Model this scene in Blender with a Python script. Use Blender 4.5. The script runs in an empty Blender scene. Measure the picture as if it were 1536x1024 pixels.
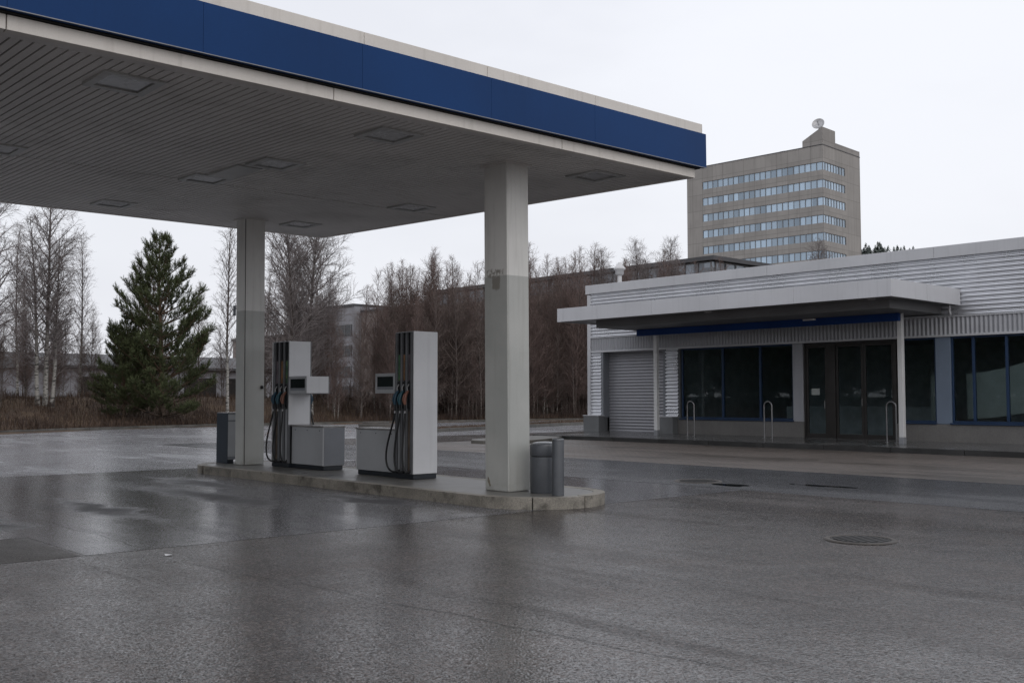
import bpy, math, random
from mathutils import Vector, Matrix
R = math.radians
PI = math.pi
sc = bpy.context.scene
col = sc.collection
rnd = random.Random(7)

# ------------------------------------------------------------------ helpers
def org(o):
    v = Vector((0, 0, 0))
    while o is not None:
        v += o.location
        o = o.parent
    return v

def tag(o, label=None, cat=None, group=None, kind=None):
    if label: o['label'] = label
    if cat: o['category'] = cat
    if group: o['group'] = group
    if kind: o['kind'] = kind
    return o

def thing(name, loc, label, cat, group=None):
    o = bpy.data.objects.new(name, None)
    col.objects.link(o)
    o.location = loc
    o.empty_display_size = .2
    return tag(o, label, cat, group)

class MB:
    """collects shapes in world coordinates; build() links them as one mesh object"""
    def __init__(s):
        s.v = []; s.f = []; s.sm = []
    def add(s, vs, fs, smooth=False):
        b = len(s.v)
        s.v.extend(vs)
        for f in fs:
            s.f.append(tuple(b + i for i in f)); s.sm.append(smooth)
        return s
    def box(s, x0, x1, y0, y1, z0, z1):
        vs = [(x0,y0,z0),(x1,y0,z0),(x1,y1,z0),(x0,y1,z0),(x0,y0,z1),(x1,y0,z1),(x1,y1,z1),(x0,y1,z1)]
        return s.add(vs, [(3,2,1,0),(4,5,6,7),(0,1,5,4),(1,2,6,5),(2,3,7,6),(3,0,4,7)])
    def prism(s, poly, z0, z1, smooth=False):
        n = len(poly)
        vs = [(x, y, z0) for x, y in poly] + [(x, y, z1) for x, y in poly]
        fs = [tuple(range(n-1, -1, -1)), tuple(range(n, 2*n))]
        s.add(vs, fs)
        s.add(vs, [(i, (i+1) % n, n+(i+1) % n, n+i) for i in range(n)], smooth)
        return s
    def prism_y(s, poly, y0, y1):
        """poly in (x,z), counter-clockwise seen from -y"""
        n = len(poly)
        vs = [(x, y0, z) for x, z in poly] + [(x, y1, z) for x, z in poly]
        return s.add(vs, [tuple(range(n)), tuple(range(2*n-1, n-1, -1))] + [(i, n+i, n+(i+1) % n, (i+1) % n) for i in range(n)])
    def prism_x(s, poly, x0, x1):
        """poly in (y,z)"""
        n = len(poly)
        vs = [(x0, y, z) for y, z in poly] + [(x1, y, z) for y, z in poly]
        return s.add(vs, [tuple(range(n-1, -1, -1)), tuple(range(n, 2*n))] + [(i, (i+1) % n, n+(i+1) % n, n+i) for i in range(n)])
    def tube(s, pts, rad, n=8, cap=True, smooth=True):
        pts = [Vector(p) for p in pts]
        m = len(pts)
        if not hasattr(rad, '__len__'): rad = [rad] * m
        vs = []
        u = None
        for i, p in enumerate(pts):
            d = pts[min(i+1, m-1)] - pts[max(i-1, 0)]
            if d.length < 1e-9: d = Vector((0, 0, 1))
            d.normalize()
            if u is None:
                u = d.orthogonal().normalized()
            else:
                u = u - d * u.dot(d)
                u = u.normalized() if u.length > 1e-6 else d.orthogonal().normalized()
            w = d.cross(u)
            r = rad[i]
            for k in range(n):
                a = 2*PI*k/n
                q = p + u*(r*math.cos(a)) + w*(r*math.sin(a))
                vs.append((q.x, q.y, q.z))
        fs = []
        for i in range(m-1):
            for k in range(n):
                a = i*n+k; b = i*n+(k+1) % n
                fs.append((a, b, b+n, a+n))
        s.add(vs, fs, smooth)
        if cap:
            s.add(vs, [tuple(range(n-1, -1, -1)), tuple(range((m-1)*n, m*n))])
        return s
    def lathe(s, prof, c=(0,0,0), n=32, smooth=True):
        """prof = [(r,z)...] bottom to top about a vertical axis at c"""
        vs = []
        for r, z in prof:
            for k in range(n):
                a = 2*PI*k/n
                vs.append((c[0]+r*math.cos(a), c[1]+r*math.sin(a), c[2]+z))
        fs = []
        for i in range(len(prof)-1):
            for k in range(n):
                a = i*n+k; b = i*n+(k+1) % n
                fs.append((a, b, b+n, a+n))
        s.add(vs, fs, smooth)
        m = len(prof)
        if prof[0][0] > 1e-4: s.add(vs, [tuple(range(n-1, -1, -1))])
        if prof[-1][0] > 1e-4: s.add(vs, [tuple(range((m-1)*n, m*n))])
        return s
    def sheet_profile(s, prof, axis, a0, a1, flip=False):
        """prof = list of 3-D points; swept from a0 to a1 along axis"""
        vs = []
        for a in (a0, a1):
            for p in prof:
                q = list(p); q[axis] = a; vs.append(tuple(q))
        n = len(prof)
        fs = [(i, i+1, n+i+1, n+i) for i in range(n-1)]
        if flip: fs = [f[::-1] for f in fs]
        return s.add(vs, fs, True)
    def build(s, name, mat, parent=None, bevel=0, local=False, rot=None):
        me = bpy.data.meshes.new(name)
        o = bpy.data.objects.new(name, me)
        off = Vector((0,0,0)) if (parent is None or local) else org(parent)
        me.from_pydata([(x-off.x, y-off.y, z-off.z) for x, y, z in s.v], [], s.f)
        me.polygons.foreach_set('use_smooth', s.sm)
        me.materials.append(mat)
        me.update()
        col.objects.link(o)
        if parent is not None: o.parent = parent
        if bevel:
            b = o.modifiers.new('Bevel', 'BEVEL'); b.width = bevel; b.segments = 2
            b.limit_method = 'ANGLE'; b.angle_limit = R(40)
        return o

def copy_tree(o, parent=None):
    c = o.copy(); col.objects.link(c)
    if parent is not None: c.parent = parent
    for ch in o.children: copy_tree(ch, c)
    return c

# ------------------------------------------------------------------ materials
def lin(c):
    return tuple(((x/255)/12.92 if x/255 <= .04045 else ((x/255+.055)/1.055)**2.4) for x in c)

class NT:
    def __init__(s, mat):
        s.t = mat.node_tree; s.n = s.t.nodes; s.l = s.t.links
    def new(s, typ, **kw):
        n = s.n.new(typ)
        for k, v in kw.items(): setattr(n, k, v)
        return n
    def link(s, a, b): s.l.new(a, b)
    def val(s, x, sock):
        if isinstance(x, (int, float)): sock.default_value = x
        elif isinstance(x, tuple):
            sock.default_value = x if len(x) == len(sock.default_value) else tuple(x) + (1,)
        else: s.link(x, sock)
    def math(s, op, a, b=0.0, c=None, clamp=False):
        n = s.new('ShaderNodeMath', operation=op, use_clamp=clamp)
        s.val(a, n.inputs[0]); s.val(b, n.inputs[1])
        if c is not None: s.val(c, n.inputs[2])
        return n.outputs[0]
    def vmath(s, op, a, b):
        n = s.new('ShaderNodeVectorMath', operation=op)
        s.val(a, n.inputs[0]); s.val(b, n.inputs[1])
        return n.outputs['Value'] if op in ('DOT_PRODUCT', 'LENGTH', 'DISTANCE') else n.outputs['Vector']
    def noise(s, vec, scale, detail=4, rough=.55, dim='3D'):
        n = s.new('ShaderNodeTexNoise', noise_dimensions=dim)
        s.link(vec, n.inputs['Vector'])
        n.inputs['Scale'].default_value = scale; n.inputs['Detail'].default_value = detail; n.inputs['Roughness'].default_value = rough
        return n.outputs['Fac']
    def vor(s, vec, scale, feature='F1'):
        n = s.new('ShaderNodeTexVoronoi', feature=feature)
        s.link(vec, n.inputs['Vector']); n.inputs['Scale'].default_value = scale
        return n.outputs['Distance']
    def mapr(s, x, a, b, c=0.0, d=1.0, smooth=True):
        n = s.new('ShaderNodeMapRange', interpolation_type='SMOOTHSTEP' if smooth else 'LINEAR')
        s.val(x, n.inputs[0])
        for i, v in enumerate((a, b, c, d)): s.val(v, n.inputs[i+1])
        return n.outputs[0]
    def mix(s, f, a, b, blend='MIX'):
        n = s.new('ShaderNodeMix', data_type='RGBA', blend_type=blend)
        s.val(f, n.inputs[0]); s.val(a, n.inputs[6]); s.val(b, n.inputs[7])
        return n.outputs[2]
    def fmix(s, f, a, b):
        n = s.new('ShaderNodeMix', data_type='FLOAT')
        s.val(f, n.inputs[0]); s.val(a, n.inputs[2]); s.val(b, n.inputs[3])
        return n.outputs[0]
    def scalev(s, vec, sx, sy, sz):
        return s.vmath('MULTIPLY', vec, (sx, sy, sz))
    def xyz(s, vec):
        n = s.new('ShaderNodeSeparateXYZ'); s.link(vec, n.inputs[0]); return n.outputs
    def comb(s, x, y, z):
        n = s.new('ShaderNodeCombineXYZ')
        s.val(x, n.inputs[0]); s.val(y, n.inputs[1]); s.val(z, n.inputs[2])
        return n.outputs[0]
    def bump(s, h, strength, dist, normal=None):
        n = s.new('ShaderNodeBump'); s.link(h, n.inputs['Height'])
        n.inputs['Strength'].default_value = strength; n.inputs['Distance'].default_value = dist
        if normal is not None: s.link(normal, n.inputs['Normal'])
        return n.outputs[0]

def newmat(name):
    m = bpy.data.materials.new(name); m.use_nodes = True
    t = NT(m); t.n.clear()
    b = t.new('ShaderNodeBsdfPrincipled'); o = t.new('ShaderNodeOutputMaterial')
    t.link(b.outputs[0], o.inputs[0])
    return m, t, b

def objco(t, world=False):
    if world:
        return t.new('ShaderNodeNewGeometry').outputs['Position']
    return t.new('ShaderNodeTexCoord').outputs['Object']

def pm(name, c, rough=.5, metal=0.0, spec=.5, var=.12, scale=3.0, streak=0.0, dirt=None, dirtamt=.3, fine=.06, finescale=90, bump=.0, world=False, rvar=.12):
    """painted / coated surface: colour with large-scale variation, rain streaks and fine grain"""
    m, t, b = newmat(name)
    p = objco(t, world)
    n1 = t.noise(p, scale, 5)
    n2 = t.noise(p, finescale, 2)
    lo = tuple(x*(1-var) for x in c); hi = tuple(min(1, x*(1+var)) for x in c)
    cc = t.mix(t.mapr(n1, .3, .7), lo, hi)
    cc = t.mix(fine, cc, t.mix(t.mapr(n2, .35, .65), (0.01,)*3, (.9,)*3), 'OVERLAY')
    if streak:
        n3 = t.noise(t.scalev(p, 9, 9, .35), 1.2, 5, .6)
        cc = t.mix(t.math('MULTIPLY', t.mapr(n3, .5, .75), streak), cc, tuple(x*.45 for x in (dirt or c)))
    elif dirt:
        n3 = t.noise(p, scale*2.3, 6, .65)
        cc = t.mix(t.math('MULTIPLY', t.mapr(n3, .5, .72), dirtamt), cc, dirt)
    t.link(cc, b.inputs['Base Color'])
    t.link(t.math('ADD', t.math('MULTIPLY', t.math('SUBTRACT', n1, .5), rvar*2), rough, clamp=True), b.inputs['Roughness'])
    b.inputs['Metallic'].default_value = metal
    b.inputs['Specular IOR Level'].default_value = spec
    if bump: t.link(t.bump(n2, .6, bump), b.inputs['Normal'])
    return m

def line_mask(t, p, p0, p1, w, soft=.5):
    d = Vector((p1[0]-p0[0], p1[1]-p0[1])); L = d.length; d.normalize()
    n = (-d.y, d.x, 0)
    a = t.math('ABSOLUTE', t.math('SUBTRACT', t.vmath('DOT_PRODUCT', p, n), n[0]*p0[0]+n[1]*p0[1]))
    m = t.mapr(a, w*soft, w, 1, 0)
    s = t.math('SUBTRACT', t.vmath('DOT_PRODUCT', p, (d.x, d.y, 0)), d.x*p0[0]+d.y*p0[1])
    e = t.math('MULTIPLY', t.mapr(s, 0, .15), t.mapr(s, L-.15, L, 1, 0))
    return t.math('MULTIPLY', m, e)

def blob(t, p, c, rx, ry):
    q = t.vmath('MULTIPLY', t.vmath('SUBTRACT', p, (c[0], c[1], 0)), (1/rx, 1/ry, 0))
    return t.mapr(t.vmath('LENGTH', q, (0,0,0)), .1, 1.0, 1, 0)

def paving(name, c, brown, rlo, rhi, spec, grain=70, bump=.004, cracks=(), stains=(), streakdir=(1,.12), crackcol=.3, wetseed=0.0, gstr=.8, brownamt=.6, cover=(.38,.54), filmbump=.0016, film3=(.55,1.0,.62), und=.05):
    m, t, b = newmat(name)
    p = objco(t, True)
    ps = t.vmath('ADD', p, (wetseed, wetseed*.7, 0))
    big = t.noise(ps, .22, 6, .6)
    mid = t.noise(ps, 1.3, 5, .6)
    st = t.noise(t.scalev(ps, streakdir[0], streakdir[1], 1), 1.1, 5, .6)
    gr = t.noise(p, grain, 3, .65)
    vn = t.new('ShaderNodeTexVoronoi'); t.link(p, vn.inputs['Vector']); vn.inputs['Scale'].default_value = grain*2.1
    vo = vn.outputs['Distance']; vcol = t.xyz(vn.outputs['Color'])[0]
    cc = t.mix(t.math('MULTIPLY', t.mapr(mid, .45, .72), brownamt), c, brown)
    cc = t.mix(t.math('MULTIPLY', t.mapr(st, .52, .72), .55), cc, tuple(x*.55 for x in c))
    cc = t.mix(t.mapr(vcol, .62, .98, 0, .9), cc, tuple(min(1, x*3.3) for x in c))
    cc = t.mix(t.mapr(vcol, .38, .05, 0, .9), cc, tuple(x*.35 for x in c))
    cc = t.mix(t.math('MULTIPLY', t.mapr(gr, .5, .3), .6), cc, tuple(x*.3 for x in c))
    wob = t.vmath('ADD', p, t.vmath('MULTIPLY', t.vmath('SUBTRACT', t.new('ShaderNodeTexNoise').outputs['Color'], (.5,.5,.5)), (.22,.22,0)))
    nz = t.n[-1]
    # wobble noise for seams
    wn = t.new('ShaderNodeTexNoise'); t.link(p, wn.inputs['Vector']); wn.inputs['Scale'].default_value = 1.6; wn.inputs['Detail'].default_value = 4
    wob = t.vmath('ADD', p, t.vmath('MULTIPLY', t.vmath('SUBTRACT', wn.outputs['Color'], (.5,.5,.5)), (.2,.2,0)))
    wob2 = t.vmath('ADD', p, t.vmath('MULTIPLY', t.vmath('SUBTRACT', wn.outputs['Color'], (.5,.5,.5)), (.9,1.6,0)))
    wet = t.mapr(t.math('ADD', t.math('MULTIPLY', big, .6), t.math('MULTIPLY', st, .4)), cover[0], cover[1])
    h = t.math('ADD', t.math('MULTIPLY', gr, .6), t.math('MULTIPLY', vo, -.9))
    crk = None
    for p0, p1, w in cracks:
        k = line_mask(t, wob, p0, p1, w)
        crk = k if crk is None else t.math('MAXIMUM', crk, k)
    if crk is not None:
        crk = t.math('MULTIPLY', crk, t.mapr(mid, .35, .55))
        cc = t.mix(t.math('MULTIPLY', crk, 1-crackcol), cc, (.006,.006,.006))
        h = t.math('SUBTRACT', h, t.math('MULTIPLY', crk, 1.2))
    sm = None
    for cx, cy, rx, ry in stains:
        k = blob(t, wob2, (cx, cy), rx, ry)
        sm = k if sm is None else t.math('MAXIMUM', sm, k)
    ro = t.fmix(wet, rhi, rlo)
    ro = t.math('ADD', ro, t.math('MULTIPLY', t.math('SUBTRACT', gr, .5), .25), clamp=True)
    if sm is not None:
        cc = t.mix(t.math('MULTIPLY', sm, .6), cc, (.010,.009,.009))
        ro = t.fmix(t.math('MULTIPLY', sm, .8), ro, .6)
    t.link(cc, b.inputs['Base Color']); b.inputs['Roughness'].default_value = .6
    b.inputs['Specular IOR Level'].default_value = spec*.25
    n1 = t.bump(t.math('ADD', big, t.math('MULTIPLY', mid, .35)), .5, und)
    nb = t.new('ShaderNodeBump'); t.link(h, nb.inputs['Height']); nb.inputs['Distance'].default_value = bump
    nb.inputs['Strength'].default_value = gstr; t.link(n1, nb.inputs['Normal'])
    t.link(nb.outputs[0], b.inputs['Normal'])
    # the water film: lies in the pits between the stones, smoother than the stone
    film = t.math('MULTIPLY', t.fmix(wet, film3[0], film3[1]), t.math('MULTIPLY', t.mapr(gr, .62, .50, .45, 1.0), t.mapr(vcol, .75, .45, film3[2], 1.0)))
    film = t.math('MULTIPLY', film, t.mapr(st, .52, .70, 1.0, .45))
    if sm is not None: film = t.math('MULTIPLY', film, t.math('SUBTRACT', 1.0, t.math('MULTIPLY', sm, .75)))
    t.link(film, b.inputs['Coat Weight']); t.link(ro, b.inputs['Coat Roughness'])
    b.inputs['Coat IOR'].default_value = 1.72
    cb = t.new('ShaderNodeBump'); t.link(h, cb.inputs['Height']); cb.inputs['Distance'].default_value = filmbump; cb.inputs['Strength'].default_value = 1.0
    t.link(n1, cb.inputs['Normal']); t.link(cb.outputs[0], b.inputs['Coat Normal'])
    return m

M = {}
M['asphalt'] = paving('asphalt_wet', (.043,.037,.035), (.066,.046,.036), .12, .26, .5, grain=30, bump=.012, gstr=1.0, cracks=[((3.85,9.1),(4.2,6.0),.016),((4.2,6.0),(4.5,3.2),.016),((4.5,3.2),(4.7,1.0),.016),
    ((12.0,34.5),(13.6,27.0),.04),((8.9,31.7),(13,22),.03),((3,28),(16,27),.03),((0,22.5),(14,24.2),.03),((2,36),(18,34),.04),((14,20),(14.6,40),.03),((14,31),(30,30.5),.04),((16,37),(34,38.5),.04),((10,41),(20,43),.05)])
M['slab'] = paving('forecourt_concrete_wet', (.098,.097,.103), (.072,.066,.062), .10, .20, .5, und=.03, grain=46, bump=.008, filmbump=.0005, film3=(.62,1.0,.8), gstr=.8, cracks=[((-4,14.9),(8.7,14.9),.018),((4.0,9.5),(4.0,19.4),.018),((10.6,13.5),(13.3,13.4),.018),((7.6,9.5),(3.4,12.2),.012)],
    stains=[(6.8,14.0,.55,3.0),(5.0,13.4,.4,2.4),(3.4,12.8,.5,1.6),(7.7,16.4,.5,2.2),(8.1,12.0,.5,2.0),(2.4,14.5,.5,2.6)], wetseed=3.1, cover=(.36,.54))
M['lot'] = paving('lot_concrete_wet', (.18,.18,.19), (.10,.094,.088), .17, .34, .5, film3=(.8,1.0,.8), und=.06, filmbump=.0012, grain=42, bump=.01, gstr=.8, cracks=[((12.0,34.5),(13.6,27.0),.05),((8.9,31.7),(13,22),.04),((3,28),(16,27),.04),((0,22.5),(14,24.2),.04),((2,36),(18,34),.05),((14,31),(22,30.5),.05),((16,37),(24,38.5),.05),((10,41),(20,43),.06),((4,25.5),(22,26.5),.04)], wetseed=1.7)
M['darkslab'] = paving('old_slab_wet', (.052,.047,.043), (.045,.039,.034), .25, .5, .4, grain=45, bump=.02, wetseed=9.2)
M['lane'] = paving('lane_asphalt_wet', (.028,.029,.033), (.024,.022,.022), .16, .30, .42, film3=(.75,1.0,.6), grain=45, bump=.008, gstr=.7, cracks=[((13.4,12),(17.4,11),.02),((14.5,4),(14.2,30),.015)], wetseed=5.7, cover=(.35,.56))
M['kerb'] = pm('kerb_concrete', (.23,.212,.182), .6, spec=.35, var=.25, scale=1.6, dirt=(.05,.045,.037), dirtamt=.85, fine=.2, finescale=60, bump=.002, world=True)
M['kerb_dark'] = pm('kerb_concrete_wet', (.10,.095,.085), .45, spec=.4, var=.3, scale=1.5, dirt=(.03,.028,.024), dirtamt=.7, fine=.2, finescale=60, bump=.002, world=True)
M['island_top'] = pm('island_paving', (.125,.12,.112), .34, spec=.45, var=.25, scale=1.6, dirt=(.045,.04,.036), dirtamt=.6, fine=.2, finescale=70, bump=.0015, world=True, rvar=.2)
M['walk'] = pm('walkway_wet_concrete', (.085,.085,.085), .2, spec=.5, var=.3, scale=.8, dirt=(.04,.04,.04), dirtamt=.6, fine=.15, finescale=60, bump=.001, world=True, rvar=.2)
M['walk_kerb'] = pm('walkway_kerb', (.028,.028,.028), .4, var=.3, scale=1.5, fine=.2, world=True)
M['blue'] = pm('blue_fascia_paint', (.006,.041,.145), .5, spec=.16, var=.10, scale=.5, streak=.10, fine=.04, rvar=.06)
M['blue_dark'] = pm('blue_beam_paint', (.006,.040,.17), .45, spec=.25, var=.12, scale=.8, fine=.03)
M['trim'] = pm('offwhite_trim', (.68,.64,.59), .5, spec=.4, var=.06, scale=.7, streak=.16, dirt=(.40,.33,.25), fine=.04)
M['soffit'] = pm('soffit_slats', (.60,.575,.55), .5, spec=.4, var=.14, scale=.35, dirt=(.33,.31,.29), dirtamt=.45, fine=.06, rvar=.08)
M['groove_shade'] = pm('groove_shade_sheet', (.16,.155,.15), .7, var=.2, scale=.8)  # darker soffit tone: groove shadow put into the colour
M['gap'] = pm('dark_gap', (.012,.012,.013), .8, var=.1)
M['lens'] = pm('light_lens', (.30,.30,.30), .25, spec=.5, var=.25, scale=4, dirt=(.12,.115,.11), dirtamt=.6)
M['cover_plate'] = pm('cover_plate', (.42,.42,.41), .45, var=.15, scale=2)
M['white_metal'] = pm('white_sheet_metal', (.60,.605,.62), .38, spec=.45, var=.05, scale=1.4, streak=.10, fine=.03)
M['grey_metal'] = pm('grey_sheet_metal', (.185,.195,.215), .42, spec=.45, var=.07, scale=1.4, streak=.12, fine=.03)
M['mid_metal'] = pm('mid_grey_metal', (.34,.35,.365), .4, spec=.45, var=.08, scale=1.5, streak=.1, fine=.03)
M['cab_top'] = pm('cabinet_top', (.22,.215,.21), .25, spec=.5, var=.2, scale=3, dirt=(.12,.07,.04), dirtamt=.4)
M['black'] = pm('black_rubber', (.010,.010,.011), .42, spec=.4, var=.2)
M['blackgloss'] = pm('black_panel', (.010,.011,.013), .25, spec=.5, var=.15)
M['plinth'] = pm('navy_plinth', (.010,.014,.020), .4, var=.2)
M['alu'] = pm('aluminium_strip', (.15,.155,.165), .4, metal=.4, var=.12, scale=3)
M['noz_blue'] = pm('nozzle_blue', (.010,.05,.085), .45, var=.15)
M['noz_teal'] = pm('nozzle_teal', (.015,.075,.105), .45, var=.15)
M['noz_orange'] = pm('nozzle_orange', (.17,.07,.045), .45, var=.15)
M['steel'] = pm('brushed_steel', (.22,.22,.225), .32, metal=.85, var=.1, scale=6)
M['screen'] = pm('dead_screen', (.012,.017,.018), .2, spec=.2, var=.2)
M['bin'] = pm('bin_coating', (.080,.086,.096), .45, spec=.45, var=.14, scale=2.5, streak=.2, fine=.08)
M['bin_top'] = pm('bin_lid_wet', (.075,.08,.088), .22, spec=.55, var=.2, scale=5)
M['boxblue'] = pm('air_unit_blue', (.028,.038,.052), .45, var=.12, streak=.1)
M['cast'] = pm('cast_iron_wet', (.012,.0115,.011), .5, metal=.1, var=.35, scale=6, fine=.3, finescale=30, bump=.003)
M['ringc'] = pm('old_concrete_ring', (.06,.052,.045), .6, var=.3, scale=4, dirt=(.02,.018,.015), dirtamt=.6, fine=.2, bump=.002)
M['leaves'] = pm('wet_dead_leaves', (.16,.055,.022), .6, var=.4, scale=20)
M['galv'] = pm('galvanised_cladding', (.70,.71,.74), .28, metal=.85, spec=.5, var=.06, scale=.8, streak=.10, fine=.03, rvar=.06)
M['galv_band'] = pm('band_cladding_grey', (.33,.335,.355), .45, metal=.3, var=.06, scale=.8, streak=.15, fine=.03)
M['shutter'] = pm('shutter_slats', (.27,.27,.29), .42, metal=.3, var=.06, scale=1, streak=.15, fine=.03)
M['coping'] = pm('coping_metal', (.50,.505,.525), .4, metal=.1, var=.06, scale=.5, streak=.16, fine=.03)
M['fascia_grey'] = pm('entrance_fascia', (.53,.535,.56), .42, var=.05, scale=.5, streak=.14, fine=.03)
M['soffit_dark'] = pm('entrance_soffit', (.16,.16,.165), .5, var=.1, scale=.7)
M['pier'] = pm('pier_panel', (.30,.305,.33), .4, var=.06, scale=1, streak=.1)
M['pier_blue'] = pm('pier_blue_panel', (.13,.165,.22), .4, var=.06, scale=1, streak=.1)
M['frame_blue'] = pm('window_frame_blue', (.013,.032,.075), .4, spec=.35, var=.1)
M['frame_dark'] = pm('door_frame_dark', (.022,.020,.019), .35, var=.15)
M['basewall'] = pm('base_wall_render', (.13,.125,.12), .6, var=.12, scale=.9, streak=.2, fine=.15, finescale=50, bump=.001)
M['plinth_block'] = pm('plinth_block', (.14,.145,.15), .5, var=.12, scale=1.5, streak=.2, fine=.12)
M['post'] = pm('post_white', (.58,.58,.58), .4, var=.05, scale=1, streak=.12)
M['post_base'] = pm('post_foot_grey', (.28,.29,.31), .35, metal=.3, var=.1)
M['inside'] = pm('dark_interior', (.40,.42,.43), .7, var=.15)
M['inside_pale'] = pm('pale_column_and_reflection', (.42,.44,.41), .6, var=.08)  # shared by the display column and the added reflection shape
M['paper'] = pm('paper_notice', (.30,.32,.31), .7, var=.05)
M['inside_floor'] = pm('interior_floor', (.34,.34,.33), .35, var=.1)
M['dish'] = pm('dish_grey', (.42,.42,.43), .35, metal=.3, var=.2)
M['ventw'] = pm('vent_white', (.62,.62,.63), .4, var=.08)

# two-tone column paint with stains
def column_mat(stain=None):
    m, t, b = newmat('column_two_tone_paint')
    p = objco(t); x, y, z = t.xyz(p)[0:3]
    n1 = t.noise(p, 1.3, 5); n2 = t.noise(p, 60, 2); n3 = t.noise(t.scalev(p, 8, 8, .5), 1.4, 5, .6)
    up = t.mix(t.mapr(n1, .3, .7), (.62,.61,.585), (.70,.69,.66)); lo = t.mix(t.mapr(n1, .3, .7), (.38,.387,.368), (.45,.452,.43))
    cc = t.mix(t.mapr(z, 3.078, 3.086), lo, up)
    cc = t.mix(t.math('MULTIPLY', t.mapr(n3, .5, .75), .22), cc, (.24,.225,.195))
    low = t.math('MULTIPLY', t.mapr(z, .0, .35, 1, 0), t.mapr(t.noise(p, 9, 5, .65), .42, .62))
    cc = t.mix(t.math('MULTIPLY', low, .6), cc, (.14,.12,.095))
    cc = t.mix(.06, cc, t.mix(n2, (0,0,0), (1,1,1)), 'OVERLAY')
    if stain:
        sy_, sz_ = stain
        wn = t.new('ShaderNodeTexNoise'); t.link(p, wn.inputs['Vector']); wn.inputs['Scale'].default_value = 11; wn.inputs['Detail'].default_value = 5
        pw = t.vmath('ADD', p, t.vmath('MULTIPLY', t.vmath('SUBTRACT', wn.outputs['Color'], (.5,.5,.5)), (0,.09,.12)))
        pq = t.xyz(pw)
        def rect(u, c, h): return t.mapr(t.math('ABSOLUTE', t.math('SUBTRACT', u, c)), h*.75, h*1.1, 1, 0)
        k1 = t.math('MULTIPLY', rect(pq[1], sy_-.02, .085), rect(pq[2], sz_-.07, .10))
        k2 = t.math('MULTIPLY', rect(pq[1], sy_, .19), rect(pq[2], sz_+.07, .055))
        k2 = t.math('MULTIPLY', k2, t.mapr(t.noise(p, 17, 4), .42, .58))
        face = t.mapr(x, stain_face(), stain_face()+.004, 1, 0, False)
        k = t.math('MULTIPLY', t.math('MAXIMUM', k1, k2), face)
        cc = t.mix(t.math('MULTIPLY', k, .8), cc, (.20,.18,.155))
    t.link(cc, b.inputs['Base Color']); t.link(t.fmix(n1, .35, .6), b.inputs['Roughness'])
    t.link(t.bump(n2, .3, .001), b.inputs['Normal'])
    return m
def stain_face(): return 9.322-9.5
M['column'] = column_mat()
M['column_stained'] = column_mat((10.67-14.5, 3.06))
M['rust'] = pm('adhesive_stain', (.20,.175,.14), .7, var=.35, scale=14, dirt=(.10,.08,.06), dirtamt=.7)

def glass_mat(name, tint, refl):
    m = bpy.data.materials.new(name); m.use_nodes = True
    t = NT(m); t.n.clear()
    o = t.new('ShaderNodeOutputMaterial'); mx = t.new('ShaderNodeMixShader')
    tr = t.new('ShaderNodeBsdfTransparent'); gl = t.new('ShaderNodeBsdfGlossy')
    tr.inputs['Color'].default_value = tint + (1,)
    gl.inputs['Roughness'].default_value = .02
    p = objco(t); t.link(t.bump(t.noise(p, .7, 2), .05, .02), gl.inputs['Normal'])
    fr = t.new('ShaderNodeFresnel'); fr.inputs['IOR'].default_value = refl
    t.link(fr.outputs[0], mx.inputs[0]); t.link(tr.outputs[0], mx.inputs[1]); t.link(gl.outputs[0], mx.inputs[2]); t.link(mx.outputs[0], o.inputs[0])
    return m
M['glass'] = glass_mat('tinted_shop_glass', (.78,.83,.84), 1.38)
def far_glass(name, c, spec, rough):
    m, t, b = newmat(name)
    p = objco(t)
    q = t.xyz(p)
    cell = t.comb(t.math('FLOOR', t.math('MULTIPLY', t.math('ADD', q[0], q[1]), 1/1.21)), t.math('FLOOR', t.math('MULTIPLY', q[2], 1/3.3)), 0)
    wn = t.new('ShaderNodeTexWhiteNoise'); t.link(cell, wn.inputs['Vector'])
    t.link(t.mix(wn.outputs[0], tuple(x*.6 for x in c), tuple(x*1.35 for x in c)), b.inputs['Base Color'])
    b.inputs['Roughness'].default_value = rough; b.inputs['Specular IOR Level'].default_value = spec
    b.inputs['Metallic'].default_value = .35
    return m
M['mullion'] = pm('mullion_grey', (.15,.155,.165), .5, var=.1)
M['tower_glass'] = far_glass('tower_glass', (.32,.41,.50), .8, .08)
M['slab_glass'] = far_glass('slab_building_glass', (.17,.19,.215), .6, .12)

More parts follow.
